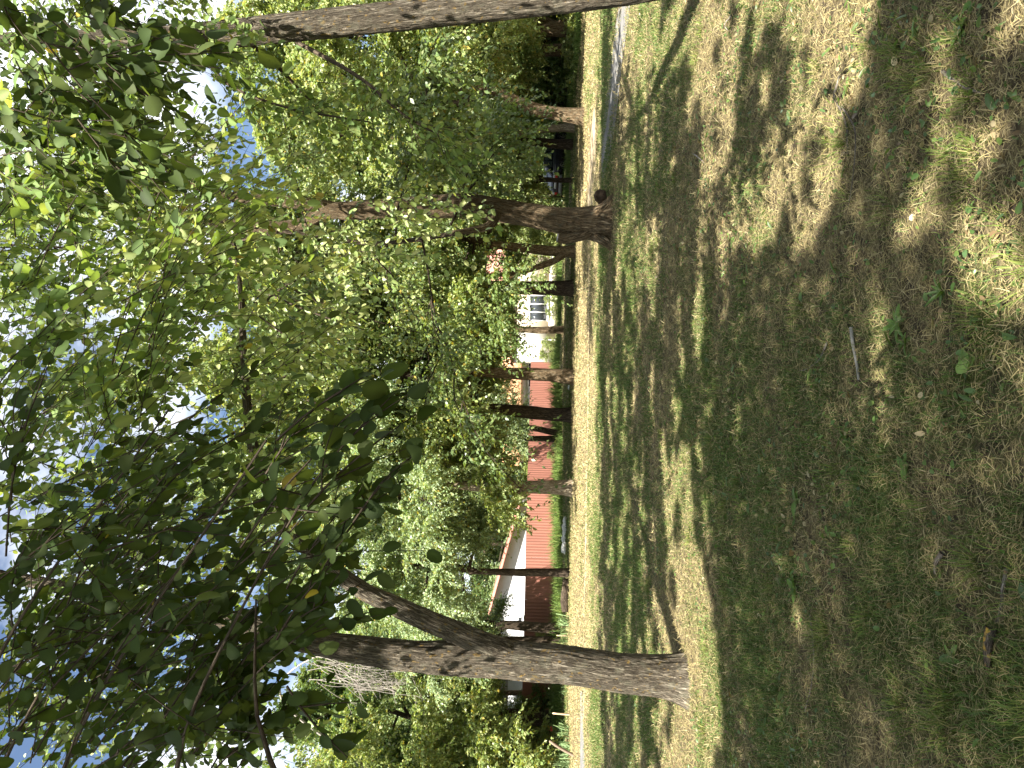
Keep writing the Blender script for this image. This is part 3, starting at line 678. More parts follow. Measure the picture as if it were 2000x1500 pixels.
# tall tree at the right edge
gB = V(at(1545, 1375, 7.2)[0], 7.2, 0); oB = V(gB[0], gB[1], 0)
treeB = empty('elm_tree', oB, 'near tall leaning single trunk with sun patches and small orange lichen spots', 'tree')
mb = MB()
P, r = px_path([(1556, 1376, 0, 76), (1544, 1330, 0, 63), (1519, 1200, 0, 60), (1495, 1000, 0, 57), (1472, 800, 0, 54), (1450, 600, 0, 53), (1430, 400, 0, 51), (1426, 300, 0, 42), (1425, 200, 0, 31), (1424, 100, 0, 28), (1420, -60, 0, 22), (1400, -300, 0, 15), (1380, -560, 0, 8)], 7.2, oB)
P[0] = V(P[0][0], P[0][1], -.1)
mb.tube(P, r, 96, .018, rough=.016, flare=.3, flare_h=.2, lump=.05, seed=9); mb.build('trunk', BARK_NEAR, treeB, True)
twB = [[(1428, 420, 0, 22), (1400, 360, -.1, 18), (1385, 250, -.2, 14), (1390, 120, -.3, 9)], [(1418, 580, 0, 9), (1350, 700, -.3, 7), (1275, 790, -.5, 4), (1225, 880, -.6, 2.5)], [(1425, 380, 0, 8), (1340, 440, -.3, 6), (1290, 560, -.4, 4.5), (1262, 720, -.5, 3)], [(1430, 470, 0, 10), (1372, 540, .5, 8), (1310, 600, .8, 5), (1290, 640, 1, 3)]]
for tw in twB:
    P, r = px_path(tw, 7.2, oB); mb = MB(); mb.tube(P, r, 10, .08, rough=.003, lump=.08, seed=5); mb.build('branch', TWIG if tw[0][3] < 20 else BARK_NEAR, treeB, True)
# big old tree in the middle distance
gC = ground(1062, 1193); YC = gC[1]; oC = V(gC[0], gC[1], 0)
treeC = empty('old_maple_tree', oC, 'big old flared trunk on the grass with a sawn stub low on its side', 'tree')
mb = MB()
P, r = px_path([(1062, 1194, 0, 76), (1064, 1170, 0, 64), (1066, 1130, 0, 56), (1071, 1080, 0, 49), (1080, 1030, 0, 45), (1090, 970, 0, 46), (1098, 920, 0, 46), (1097, 860, 0, 42), (1095, 780, 0, 38), (1088, 690, 0, 34), (1086, 640, 0, 30), (1062, 590, .1, 24), (1056, 520, .2, 22), (1064, 440, .3, 17), (1072, 340, .4, 13), (1085, 200, .5, 9)], YC, oC)
P[0] = P[0]+V(0, 0, -.12)
mb.tube(P, r, 48, .04, rough=.045, flare=.45, flare_h=.28, lump=.10, seed=14)
P2, r2 = px_path([(1088, 680, 0, 26), (1098, 620, 0, 24), (1106, 560, -.1, 22), (1112, 480, -.2, 20), (1124, 420, -.2, 18), (1150, 360, -.2, 16), (1182, 310, -.2, 12), (1215, 250, -.2, 8), (1240, 180, -.2, 4)], YC, oC)
mb.tube(P2, r2, 24, .06, rough=.02, lump=.1, seed=15)
for q in ([(1085, 1165, -.25, 26), (1097, 1182, -.35, 20), (1112, 1193, -.45, 12), (1122, 1199, -.5, 5)], [(1040, 1165, -.2, 22), (1026, 1186, -.3, 18), (1016, 1198, -.3, 8)], [(1060, 1170, -.4, 24), (1058, 1193, -.55, 18), (1056, 1203, -.7, 8)]):
    a, b = px_path(q, YC, oC); mb.tube(a, b, 16, .05, rough=.03, lump=.15, seed=16)
mb.build('trunk', BARK_MID, treeC, True)
a, b = px_path([(1046, 1150, -.15, 24), (1036, 1122, -.2, 19), (1033, 1100, -.2, 18), (1035, 1089, -.2, 17)], YC, oC)
mb = MB(); mb.tube(a, b, 20, .04, rough=.02, lump=.1, seed=17); stub = mb.build('cut_limb', BARK_MID, treeC, True)
cut = plain('sawn_grey_wood', (.20, .20, .20), (.34, .335, .33), 30, .9)
mb = MB(); tdir = norm(np.array(a[-1])-np.array(a[-2])); mb.tube([a[-1]-tdir*.01, a[-1]+tdir*.018], [b[-1]*1.02, b[-1]*.99], 20, .05); v_ = mb
mb.build('sawn_end', cut, stub, True)
# crown of the middle tree; leaves over the open sunny strip are thin
def cull_sun_band(P):
    w = P+oC+V(0, 0, 3.0); land = w+LD*(w[:, 2]/-LD[2])[:, None]
    return ~((land[:, 1] > 19.6) & (land[:, 1] < 33) & (rng.random(len(P)) < .55))
KIT['old_a'] = crown_kit('old_maple', 13, 3.7, 17, 'elm', .12, 24, 31, twig_len=.95, n_sec=10, n_tw=18, drop_low=.45, cull=cull_sun_band, thick=.004)
place_kit(treeC, 'old_a', 3.4, 1.0, .6, (P[9][0]-.7, P[9][1]-1.0))
mb = MB(); mb.tube([V(*P[5])+V(-.05, -.05, 0), V(P[9][0]-.45, P[9][1]-.6, 2.75), V(P[9][0]-.7, P[9][1]-1.0, 3.5)], [.14, .09, .05], 14, .08, rough=.012, lump=.08, seed=19); mb.build('branch', BARK_MID, treeC, True)

# ------------------------------------------------------------------ overhead canopy: leaves added along the sun's rays to shape the shade on the grass
def sunfrac(u, v):
    y = 1500-u; m = np.where(v > 1430, .025, .10)
    def bx(v0, v1, y0, y1, val, sv=7., sy=28.):
        nonlocal m
        k = 1/(1+np.exp(-np.clip((v-v0)/sv*2, -30, 30)))/(1+np.exp(np.clip((v-v1)/sv*2, -30, 30)))/(1+np.exp(-np.clip((y-y0)/sy*2, -30, 30)))/(1+np.exp(np.clip((y-y1)/sy*2, -30, 30)))
        m = np.maximum(m, val*k)
    for b in [(1000, 1176, -600, 2200, 1.0, 4), (1195, 1292, -400, 150, .95), (1208, 1292, 120, 330, .86), (1190, 1225, 150, 230, .5),
              (1205, 1292, 395, 575, .96), (1185, 1290, 560, 900, .36), (1180, 1298, 900, 1900, .20), (1290, 1345, -300, 560, .10), (1290, 1400, 560, 900, .20),
              (1397, 1424, 430, 720, .80, 4), (1366, 1470, -300, 490, .78), (1450, 1570, -300, 490, .66), (1530, 1730, -300, 290, .62), (1560, 1690, 250, 470, .40),
              (1828, 1860, 90, 325, .62), (1786, 1814, 185, 255, .6), (1866, 1892, 225, 295, .6), (1890, 1955, 275, 345, .6), (1870, 2060, 385, 590, .60),
              (1840, 1890, 590, 750, .42), (1580, 1632, 465, 545, .62), (1846, 1884, 955, 995, .85), (1650, 1684, 1155, 1195, .7), (1952, 1978, 1105, 1185, .7), (1275, 1335, 1370, 1700, .65)]:
        bx(*b)
    lo = 1296+(y-1000)*.075; hi = 1362+(y-1000)*.125
    k = 1/(1+np.exp(-np.clip((v-lo)/4, -30, 30)))/(1+np.exp(np.clip((v-hi)/4, -30, 30)))/(1+np.exp(-np.clip((y-865)/25, -30, 30)))
    return np.maximum(m, .97*k)
rng = np.random.default_rng(41)
st_ = .075
X, Y = np.meshgrid(np.arange(-15, 15, st_), np.arange(1.2, 21.5, st_)); X, Y = X.ravel(), Y.ravel()
k = np.abs(X) < .62*Y+1.3; X, Y = X[k], Y[k]
X = X+rng.uniform(-.03, .03, len(X)); Y = Y+rng.uniform(-.03, .03, len(Y))
nn_ = .62*vn(np.stack([X*1.5, Y*2.1, 0*X], -1), 5)+.38*vn(np.stack([X*4.2, Y*5.0, 0*X+3], -1), 6)
rk = np.empty(len(nn_)); rk[np.argsort(nn_)] = np.linspace(0, 1, len(nn_))
u_, v_ = proj(np.stack([X, Y, 0*X], -1))
shade = rk > sunfrac(u_, v_)
for o_, ln_, w_, pr in ((oA, 2.1, .36, .80), (oC, 3.0, .5, .45), (oB+V(-.15, 0, 0), 4.6, .42, .72)):   # gaps through which the near trunks get their sun
    al = (X-o_[0])*hz[0]+(Y-o_[1])*hz[1]; pe = np.abs((X-o_[0])*hz[1]-(Y-o_[1])*hz[0])
    shade &= ~((al > -.1) & (al < ln_) & (pe < w_) & (n2(X*1.0, Y*.9, 1.6, 77)+.12*rng.random(len(X)) < pr))
X, Y = X[shade], Y[shade]
X2, Y2 = np.meshgrid(np.arange(-14, 14, .17), np.arange(-9, 1.3, .17)); X2, Y2 = X2.ravel(), Y2.ravel()
k = rng.random(len(X2)) < .8; X = np.concatenate([X, X2[k]]); Y = np.concatenate([Y, Y2[k]])
tan_ = math.cos(SUN_EL)/math.sin(SUN_EL)
X = np.concatenate([X, X]); Y = np.concatenate([Y, Y])
hmin = (1.6+.76*Y)/(1+.76*tan_*hz[1])
hh = 8.2+3.2*fbm2(X, Y, .55, 51, 2)+rng.normal(0, .35, len(X))+np.where(np.arange(len(X)) < len(X)//2, 0, 1.3)
hh = np.maximum(hh, hmin+.4+rng.uniform(0, 1.2, len(X)))
CP = np.stack([X-hz[0]*tan_*hh, Y-hz[1]*tan_*hh, hh], -1)
n = len(CP)
CA = np.stack([rng.normal(0, 1, n), rng.normal(0, 1, n), rng.normal(-.2, .3, n)], -1); CN = -LD+rng.normal(0, .38, (n, 3))
CL = rng.uniform(.11, .15, n); CC = leaf_cols(n, 'elm'); CP = CP-norm(CA)*(CL*.5)[:, None]
treeT = []
for nm, lab, x, y, z in [('elm_tree', 'tree whose leafy branches hang dark across the upper sky close to the viewer', -4.6, -2.2, 8.5), ('elm_tree', 'tree behind the viewer that shades the sunny flecked grass', 3.2, -3.6, 9.0), ('elm_tree', 'tree outside the view beyond the leaning near trunk', 8.6, 3.0, 9.0), ('elm_tree', 'tree outside the view beyond the forked near tree', -9.0, 3.0, 9.0)]:
    r_ = empty(nm, (x, y, 0), lab, 'tree', 'shade trees around the viewer')
    mb = MB(); mb.tube([V(0, 0, -.1), V(.1, 0, 3), V(0, .15, 6), V(.1, .1, z), V(0, 0, z+2.5)], [.24, .2, .17, .13, .04], 20, .15, rough=.02, flare=.4, flare_h=.2, lump=.06); mb.build('trunk', BARK_NEAR, r_, True)
    treeT.append((r_, V(x, y, 0), z))
roots = treeT+[(treeA, oA, 8.5), (treeB, oB, 9)]
tops = np.array([t_[1] for t_ in roots]); tops[4] += V(1.2, -.5, 0)
own = np.argmin(((CP[:, None, :2]-tops[None, :, :2])**2).sum(-1), 1)
for i, (r_, o_, z) in enumerate(roots):
    k = own == i
    if k.sum() < 20: continue
    me = leaf_mesh('crown', CP[k]-o_, CA[k], CN[k], CL[k], CL[k]*.72, CC[k], T_MID)
    link('crown', me, LEAF, r_)
    mb = MB(); q = CP[k]-o_; pick = q[rng.choice(len(q), 22)]
    tz = V(0, 0, z) if i < 4 else (V(2.0, .3, 8.2) if i == 4 else V(-.6, 0, 7.5))
    for e in pick:
        s = tz*rng.uniform(.72, 1.0) if i < 4 else tz
        mid = (s+e)/2+V(rng.normal(0, .2), rng.normal(0, .2), .25)
        mb.tube([s, mid, e], [.05, .03, .008], 6, .5, lump=.1)
    mb.build('limbs', TWIG, r_, True)

# ------------------------------------------------------------------ hanging sprays of leaves close to the viewer
class Sprays:
    def __init__(s): s.P, s.A, s.N, s.L, s.C, s.mb = [], [], [], [], [], MB()
    def twig(s, p, d, ln, k, size, pal, r=.0025, droop=.25):
        t = np.linspace(.1, 1, k)+rng.uniform(-.03, .03, k)
        pos = p+d*(t*ln)[:, None]; pos[:, 2] -= droop*ln*t**2
        tt = np.linspace(0, 1, 4); pp = p+d*(tt*ln)[:, None]; pp[:, 2] -= droop*ln*tt**2
        s.mb.tube(pp, [r, r*.85, r*.7, r*.4], 5, ln/5)
        side = norm(np.cross(d, V(.1, .05, 1))); sg = np.where(np.arange(k) % 2, 1., -1.)[:, None]
        s.P.append(pos+rng.normal(0, .006, (k, 3))); s.A.append(.55*d+.85*sg*side+V(0, 0, -.5)+rng.normal(0, .28, (k, 3)))
        s.N.append(V(0, -.55, .6)+rng.normal(0, .62, (k, 3))); L_ = size*rng.uniform(.6, 1.15, k)*(1-.25*np.abs(t-.55)); s.L.append(L_); s.C.append(leaf_cols(k, pal, .004))
    def spray(s, p, d, ln, size, pal, nsub=3, k=9):
        d = norm(d); s.twig(p, d, ln, k, size, pal, .0035)
        for j in range(nsub):
            f = rng.uniform(.1, .75); q = p+d*ln*f; q = q-V(0, 0, .25*ln*f*f)
            dd = norm(d*.7+rng.normal(0, .45, 3)+V(0, 0, -.12)); s.twig(q, dd, ln*rng.uniform(.35, .65), max(4, int(k*.6)), size, pal)
    def build(s, name, parent, origin, tmpl, wr=.66):
        P, A, N, L_, C = [np.concatenate(x) for x in (s.P, s.A, s.N, s.L, s.C)]
        me = leaf_mesh(name, P-origin, A, N, L_, L_*rng.uniform(wr-.1, wr+.12, len(L_)), C, tmpl, midrib=1.35)
        o = link(name, me, LEAF_NEAR if tmpl is T_HI else LEAF, parent)
        for i in range(len(s.mb.v)): s.mb.v[i] = s.mb.v[i]-origin
        s.mb.build('twigs', TWIG, o, True); return o
rng = np.random.default_rng(52)
def fill(sp, n, ur, vr, Dr, size, pal, ln=(.35, .8), dirs=(.8, -.45), nsub=3, k=9, keep=None):
    c = 0
    while c < n:
        u, v, Y = rng.uniform(*ur), rng.uniform(*vr), rng.uniform(*Dr)
        if keep is not None and not keep(u, v): continue
        p = at(u, v, Y); d = V(dirs[0]+rng.normal(0, .35), rng.normal(0, .45), dirs[1]+rng.normal(0, .3))
        sp.spray(p, d, rng.uniform(*ln), size, pal, nsub, k); c += 1
no_sky = lambda u, v: not (1120 < u < 1345 and 235 < v < 500)
T1, o1 = treeT[0][0], treeT[0][1]
sp = Sprays()
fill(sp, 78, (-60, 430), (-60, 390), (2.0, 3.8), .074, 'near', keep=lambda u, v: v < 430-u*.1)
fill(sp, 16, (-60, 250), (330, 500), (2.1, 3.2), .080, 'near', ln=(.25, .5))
fill(sp, 11, (300, 620), (-60, 300), (2.4, 4.0), .080, 'near')
for (u, v, Y, du, dv, ln, kk) in [(430, 470, 1.9, .8, -.45, .42, 9), (470, 560, 1.8, .75, -.4, .40, 9), (510, 600, 1.75, .7, -.55, .30, 7), (575, 520, 1.85, .75, -.45, .30, 7), (395, 640, 2.0, .6, -.25, .3, 7), (350, 560, 2.1, .8, -.35, .35, 8), (330, 480, 1.9, .8, -.4, .40, 9), (640, 540, 1.7, .5, -.5, .22, 5), (480, 690, 1.9, .65, -.4, .25, 6), (250, 540, 1.9, .7, -.3, .25, 6), (160, 560, 1.8, -.5, -.4, .2, 5)]:
    sp.spray(at(u, v, Y), V(du, rng.normal(0, .2), dv), ln, .074, 'near', 2, kk)
# the long shoots they hang from
for a_, b_ in [((-80, 330, 2.2), (480, 560, 1.9)), ((-60, 100, 2.6), (640, 520, 1.8)), ((-60, 560, 2.0), (330, 500, 2.1)), ((100, -60, 2.8), (700, 330, 2.4)), ((-100, -40, 3), (500, 300, 3.0))]:
    p, q = at(*a_), at(*b_); mb_p = [p, p*.6+q*.4+V(0, 0, .05), q]; sp.mb.tube(mb_p, [.009, .006, .003], 6, .1, lump=.1)
sp.build('hanging_branch', T1, o1, T_HI)
sp = Sprays()
fill(sp, 125, (380, 1150), (-60, 330), (3.4, 6.5), .085, 'elm', keep=no_sky, ln=(.4, 1.0), dirs=(.7, -.3))
fill(sp, 26, (880, 1140), (240, 520), (4.5, 6.5), .085, 'maple', ln=(.4, .8), keep=no_sky)
sp.build('hanging_branch', T1, o1, T_HI)
# leaves of the arching limb and its shoots
sp = Sprays()
fill(sp, 112, (300, 1140), (60, 600), (5.8, 9.6), .095, 'maple', keep=lambda u, v: no_sky(u, v) and v < 660 and not (480 < u < 640 and 520 < v < 640), ln=(.5, 1.1), dirs=(.6, -.5), nsub=4, k=10)  # maple palette lightens these elm leaves to offset the canopy shade
fill(sp, 58, (690, 1140), (330, 800), (7.5, 11), .095, 'maple', keep=lambda u, v: no_sky(u, v) and v < 430+(u-640)*.95, ln=(.6, 1.2), dirs=(-.35, -.65), nsub=4, k=11)
fill(sp, 60, (-40, 420), (-60, 380), (5.5, 9), .09, 'elm', ln=(.5, 1.0), dirs=(.4, -.4), nsub=4, k=10)
for i in range(26):
    f = rng.uniform(.45, 1); j = int(f*(len(PA)-1)); p = np.array(PA[j])+oA
    sp.spray(p, V(rng.normal(.3, .5), rng.normal(0, .6), rng.normal(.1, .5)), rng.uniform(.5, 1.1), .085, 'elm', 4, 10)
for a_, b_, c_ in [((670, 487, 9.0), (640, 430, 8.6), (600, 360, 8.2)), ((700, 482, 9.1), (770, 560, 8.8), (860, 600, 8.4)), ((860, 474, 9.4), (930, 540, 9.0), (990, 650, 8.8)), ((760, 478, 9.2), (700, 400, 8.8), (640, 260, 8.5)), ((500, 548, 8.8), (480, 400, 8.4), (520, 250, 8.0)), ((950, 468, 9.6), (890, 610, 9.2), (840, 760, 9.0)), ((720, 600, 9.0), (690, 660, 9), (650, 700, 9.0)), ((1000, 300, 9), (900, 480, 9), (780, 640, 9.2)), ((1010, 420, 10), (900, 650, 10), (850, 820, 10))]:
    sp.mb.tube([at(*a_), at(*b_), at(*c_)], [.022, .014, .006], 6, .15, lump=.1)
sp.build('hanging_branch', treeA, oA, T_MID)
sp = Sprays()
fill(sp, 95, (-40, 1130), (-60, 230), (7, 12), .10, 'maple', ln=(.6, 1.2), dirs=(.2, -.5), nsub=4, k=12)
fill(sp, 40, (350, 800), (180, 520), (8, 12), .10, 'maple', ln=(.6, 1.2), dirs=(.3, -.5), nsub=4, k=11)
fill(sp, 26, (-40, 300), (200, 520), (8, 12), .10, 'elm', ln=(.6, 1.2), dirs=(.3, -.5), nsub=4, k=11)
sp.build('hanging_branch', treeA, oA, T_MID)
# right-hand tree: dark leaves at the top and its two drooping shoots
sp = Sprays()
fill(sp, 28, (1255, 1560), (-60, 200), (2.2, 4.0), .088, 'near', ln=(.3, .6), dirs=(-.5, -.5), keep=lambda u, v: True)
fill(sp, 26, (1100, 1330), (-60, 190), (3.0, 5.5), .082, 'elm', ln=(.3, .7), dirs=(-.3, -.4))
fill(sp, 125, (1100, 1540), (-60, 262), (5.5, 9.5), .09, 'elm', ln=(.4, .9), dirs=(-.3, -.5), nsub=4)
fill(sp, 34, (1345, 1540), (200, 480), (6, 9), .09, 'elm', ln=(.4, .8), dirs=(-.3, -.5), nsub=3)
for tw in twB[1:]:
    for i in range(12):
        f = rng.uniform(.3, 1)*(len(tw)-1); j = min(int(f), len(tw)-2); w = f-j
        q = [tw[j][c]*(1-w)+tw[j+1][c]*w for c in range(3)]
        sp.spray(at(q[0], q[1], 7.2+q[2]), V(rng.normal(-.5, .4), rng.normal(-.1, .5), rng.normal(-.45, .35)), rng.uniform(.35, .8), .085, 'elm', 3, 8)
sp.build('hanging_branch', treeB, oB, T_HI)

# leafy tree at the left edge with big divided leaves and a spray of bare dead twigs
KIT['lobed'] = crown_kit('lobed', 12, 3.3, 17, 'maple', .18, 17, 37, twig_len=.9, n_sec=9, n_tw=10, drop_low=.55, yellow=.05)
g = at(-85, 1000, 35); rootD = empty('chestnut_tree', (g[0], g[1], 0), 'bright large leaved tree with a hanging spray of bare grey dead twigs', 'tree')
mb = MB(); mb.tube([V(0, 0, -.1), V(.1, 0, 1.5), V(.1, .1, 5)], [.28, .24, .18], 12, .4, lump=.08); mb.build('trunk', BARK_FAR, rootD, True)
place_kit(rootD, 'lobed', 1.9, 1.25, .8)
mb = MB(); o_ = V(g[0], g[1], 0)
base = at(215, 610, 31)
for i in range(46):
    u1 = rng.normal(172, 22); v1 = rng.uniform(690, 835); e = at(u1, v1, 31+rng.normal(0, .5)); b = at(rng.normal(190, 16), rng.uniform(590, 720), 31+rng.normal(0, .3))
    m_ = (b+e)/2+V(rng.normal(-.15, .12), rng.normal(0, .1), rng.normal(.1, .15)); mb.tube([b-o_, m_-o_, e-o_], [.018, .013, .006], 4, .3)
    for j in range(3):
        f = rng.uniform(.3, .9); q = m_*(1-f)+e*f; mb.tube([q-o_, q-o_+V(rng.normal(-.05, .25), rng.normal(0, .2), -rng.uniform(.1, .6))], [.010, .005], 3, .4)
mb.tube([V(.1, .1, 6.5), at(120, 560, 33)-o_, base-o_, at(185, 700, 31)-o_], [.08, .05, .03, .015], 6, .3, lump=.1)
mb.build('dead_branch', DEADTWIG, rootD, True)

# ------------------------------------------------------------------ red sheet-metal fence
m, t, o = mat_new('red_sheet_metal')
tcn = t.nodes.new('ShaderNodeNewGeometry').outputs['Position']
a1 = noise(t, mapping(t, tcn, (1, 1, .15)), 3, 5, .6); a2 = noise(t, tcn, 14, 4, .6)
c = ramp(t, a1, [(.3, (.285, .12, .088)), (.7, (.335, .145, .105))])
c = mixc(t, ramp(t, a2, [(.62, (0, 0, 0)), (.75, (.35, .35, .35))]), c, (.42, .23, .17))
bsdf(t, o, c, .7, a2, .1, .01, .4); REDM = m
FP = [V(*aY(794, 60), 0), V(*aY(560, 51), 0), V(*aY(330, 46), 0), V(*aY(120, 44), 0), V(*aY(-120, 43), 0)]
root = empty('metal_fence', FP[2], 'rust red corrugated sheet metal fence behind the row of trees', 'fence')
for a_, b_ in zip(FP[:-1], FP[1:]):
    n = max(2, int(np.linalg.norm(b_-a_)/2.3)); d = (b_-a_)/n; ln = np.linalg.norm(d); e = d/ln; nr = V(e[1], -e[0], 0)
    if nr[1] > 0: nr = -nr
    for i in range(n):
        p0 = a_+d*i-FP[2]; per = .2; xs_ = []; 
        x = 0.0
        while x < ln-.005:
            for f, h in ((0, 0), (.45, 0), (.55, .013), (.9, .013)):
                if x+f*per < ln-.006: xs_.append((x+f*per, h))
            x += per
        xs_.append((ln-.004, 0))
        h0 = 2.2+rng.uniform(-.015, .015)
        vv = [p0+e*x_+nr*h_+V(0, 0, z_) for z_ in (.02, h0) for x_, h_ in xs_]; q = len(xs_)
        mb = MB(); mb.add(vv, [[j, j+1, q+j+1, q+j] for j in range(q-1)]); mb.build('panel', REDM, root)
    mb = MB(); c_ = (a_+b_)/2-FP[2]-nr*.05; rz = math.atan2(e[1], e[0])
    mb.box(c_+V(0, 0, 1.8), (np.linalg.norm(b_-a_)-.02, .04, .06), rz); mb.build('rail', plain('dark_steel', (.08, .05, .045), (.12, .08, .07)), root)
    for i in range(n):
        mb = MB(); mb.box(a_+d*i-FP[2]-nr*.12+V(0, 0, 1.0), (.06, .06, 2.1), rz); mb.build('post', bpy.data.materials['dark_steel'], root)

# ------------------------------------------------------------------ houses behind the fence
CREAM = plain('cream_plaster', (.46, .39, .28), (.55, .48, .36), 2.5, .9, .3)
WHITE = plain('white_plaster', (.58, .59, .60), (.66, .67, .68), 2.5, .9, .3)
ROOFP = plain('pinkish_roof_sheet', (.34, .15, .11), (.45, .21, .16), 3, .6)
PEACH = plain('peach_roof_tiles', (.55, .30, .16), (.66, .38, .21), 5, .8)
GREYW = plain('grey_boards_and_shade', (.30, .30, .31), (.40, .40, .41), 4, .8)
FRAME = plain('white_window_frame', (.78, .78, .78), (.84, .84, .84), 4, .5)
m, t, o = mat_new('window_glass'); p_ = bsdf(t, o, (.03, .035, .04), .06, None, 0, 0, .6); GLASS = m
def window(root, cx, y, z0, z1, w, panes, fw=.07, name='window'):
    """frame standing 3 cm proud of the wall plane y (local), each opening with its pane"""
    mb = MB()
    mb.box((cx, y-.02, z0+fw/2), (w, .08, fw)); mb.box((cx, y-.02, z1-fw/2), (w, .08, fw))
    for i in range(panes+1):
        x = cx-w/2+fw/2+i*(w-fw)/panes; mb.box((x, y-.022, (z0+z1)/2), (fw, .08, z1-z0-2*fw))
    f = mb.build(name, FRAME, root)
    for i in range(panes):
        x = cx-w/2+fw/2+(i+.5)*(w-fw)/panes; g_ = MB(); g_.box((x, y+.004, (z0+z1)/2), ((w-fw)/panes-fw, .02, z1-z0-2*fw)); g_.build('pane', GLASS, f)
    g_ = MB(); g_.box((cx, y-.07, z0-.04), (w+.16, .18, .05)); g_.build('sill', FRAME, f)
def Z(u, v, Y): return float(at(u, v, Y)[2])
def Xu(u, Y): return float(at(u, 1040, Y)[0])
# cream house
Yh = 64; x0, x1 = Xu(848, Yh), Xu(1010, Yh)
root = empty('cream_house', ((x0+x1)/2, Yh, 0), 'cream plastered house with a white framed window and a bright white wing', 'house')
hx = (x1-x0)/2; zt = 4.4
mb = MB(); mb.box((0, 3.5, zt/2), (2*hx, 7, zt)); mb.build('wall', CREAM, root)
mb = MB(); mb.box((0, -.03, .35), (2*hx+.06, .1, .7)); mb.build('plinth', plain('pale_plinth', (.60, .55, .46), (.70, .65, .56)), root)
wx = Xu(893, Yh)-(x0+x1)/2; window(root, wx+.25, -.005, Z(893, 1070, Yh), Z(893, 1034, Yh), 2.3, 3)
mb = MB(); a_ = hx+.5; mb.add([(-a_, -.6, zt+.004), (a_, -.6, zt+.004), (a_, 7.5, zt+.004), (-a_, 7.5, zt+.004), (-a_, 3.5, zt+2.2), (a_, 3.5, zt+2.2)], [[0, 1, 5, 4], [2, 3, 4, 5], [0, 3, 2, 1]]); mb.add([(-a_, -.6, zt+.004), (-a_, 7.5, zt+.004), (-a_, 3.5, zt+2.2)], [[0, 1, 2]]); mb.add([(a_, -.6, zt+.004), (a_, 7.5, zt+.004), (a_, 3.5, zt+2.2)], [[0, 1, 2]]); mb.build('roof', ROOFP, root)
wx0, wx1 = Xu(793, 61)-(x0+x1)/2, Xu(851, 61)-(x0+x1)/2
mb = MB(); mb.box(((wx0+wx1)/2, -1.0, 1.9), (wx1-wx0, 4, 3.8)); wing = mb.build('wing', plain('bright_plaster', (.60, .565, .49), (.68, .65, .58), 2, .9), root)
mb = MB(); mb.box(((wx0+wx1)/2, -1.0, 3.9), (wx1-wx0+.6, 4.6, .16)); mb.build('roof', ROOFP, wing)
mb = MB(); mb.tube([(wx0+1.9, -3.06, .2), (wx0+1.9, -3.06, 3.75)], [.05, .05], 10, 1); mb.build('downpipe', FRAME, wing)
mb = MB(); xx = Xu(829, 58)
r_ = empty('gate_post', (xx, 58, 0), 'short white post standing before the bright white wing', 'post')
mb.box((0, 0, .55), (.30, .30, 1.1)); mb.build('shaft', WHITE, r_); mb = MB(); mb.box((0, 0, 1.13), (.36, .36, .06)); mb.build('cap', WHITE, r_)
# white house with a peach roof
Yh = 72; x0, x1 = Xu(600, Yh), Xu(800, Yh); cx = (x0+x1)/2; hx = (x1-x0)/2
root = empty('white_house', (cx, Yh, 0), 'white house with grey eaves and a peach tiled roof behind the red fence', 'house')
zt = Z(740, 1028, Yh); ze = Z(740, 1018, Yh)
mb = MB(); mb.box((0, 3, zt/2), (2*hx, 6, zt)); mb.build('wall', WHITE, root)
mb = MB(); mb.box((0, 2.9, (zt+ze)/2), (2*hx+.3, 6.5, ze-zt)); mb.build('eaves', GREYW, root)
mb = MB(); a_ = hx+.5; mb.add([(-a_, -.7, ze+.01), (a_, -.7, ze+.01), (a_, 3, ze+2.4), (-a_, 3, ze+2.4), (a_, 6.6, ze+.01), (-a_, 6.6, ze+.01)], [[0, 1, 2, 3], [3, 2, 4, 5], [0, 5, 4, 1]]); mb.add([(-a_, -.7, ze+.01), (-a_, 3, ze+2.4), (-a_, 6.6, ze+.01)], [[0, 1, 2]]); mb.add([(a_, -.7, ze+.01), (a_, 3, ze+2.4), (a_, 6.6, ze+.01)], [[0, 1, 2]]); mb.build('roof', PEACH, root)
window(root, Xu(783, Yh)-cx, -.005, Z(780, 1043, Yh), Z(780, 1030, Yh)-.05, .9, 1)
window(root, Xu(752, Yh)-cx, -.005, Z(750, 1043, Yh), Z(750, 1030, Yh)-.05, .9, 1)
# house with the white gable
Yh = 61; xr, xl = Xu(524, Yh), Xu(70, Yh); cx = (xr+xl)/2; hx = (xr-xl)/2; ze = Z(520, 1016, Yh); zr = ze+hx*.262
root = empty('gabled_house', (cx, Yh, 0), 'low house with a wide white gable under a brown red roof edge', 'house')
wxr = hx-.55; hw = ze-.1
mb = MB(); zz = ze+(hx-wxr)*.262-.12
mb.add([(-wxr, 0, 0), (wxr, 0, 0), (wxr, 0, zz), (0, 0, zr-.12), (-wxr, 0, zz), (-wxr, 9, 0), (wxr, 9, 0), (wxr, 9, zz), (0, 9, zr-.12), (-wxr, 9, zz)], [[0, 1, 2, 4], [5, 9, 7, 6], [1, 6, 7, 2], [0, 4, 9, 5]])
mb.add([(wxr, 0, zz), (0, 0, zr-.12), (-wxr, 0, zz), (wxr, 9, zz), (0, 9, zr-.12), (-wxr, 9, zz)], [[0, 1, 2], [5, 4, 3]]); mb.build('wall', WHITE, root)
mb = MB()
for s in (-1, 1):
    a_ = [(s*hx, -.75, ze), (0, -.75, zr), (0, 9.5, zr), (s*hx, 9.5, ze)]; b_ = [(x, y, z-.16) for x, y, z in a_]
    mb.add(a_+b_, [[0, 1, 2, 3], [7, 6, 5, 4], [0, 4, 5, 1], [3, 2, 6, 7], [0, 3, 7, 4]])
mb.build('roof', ROOFP, root)
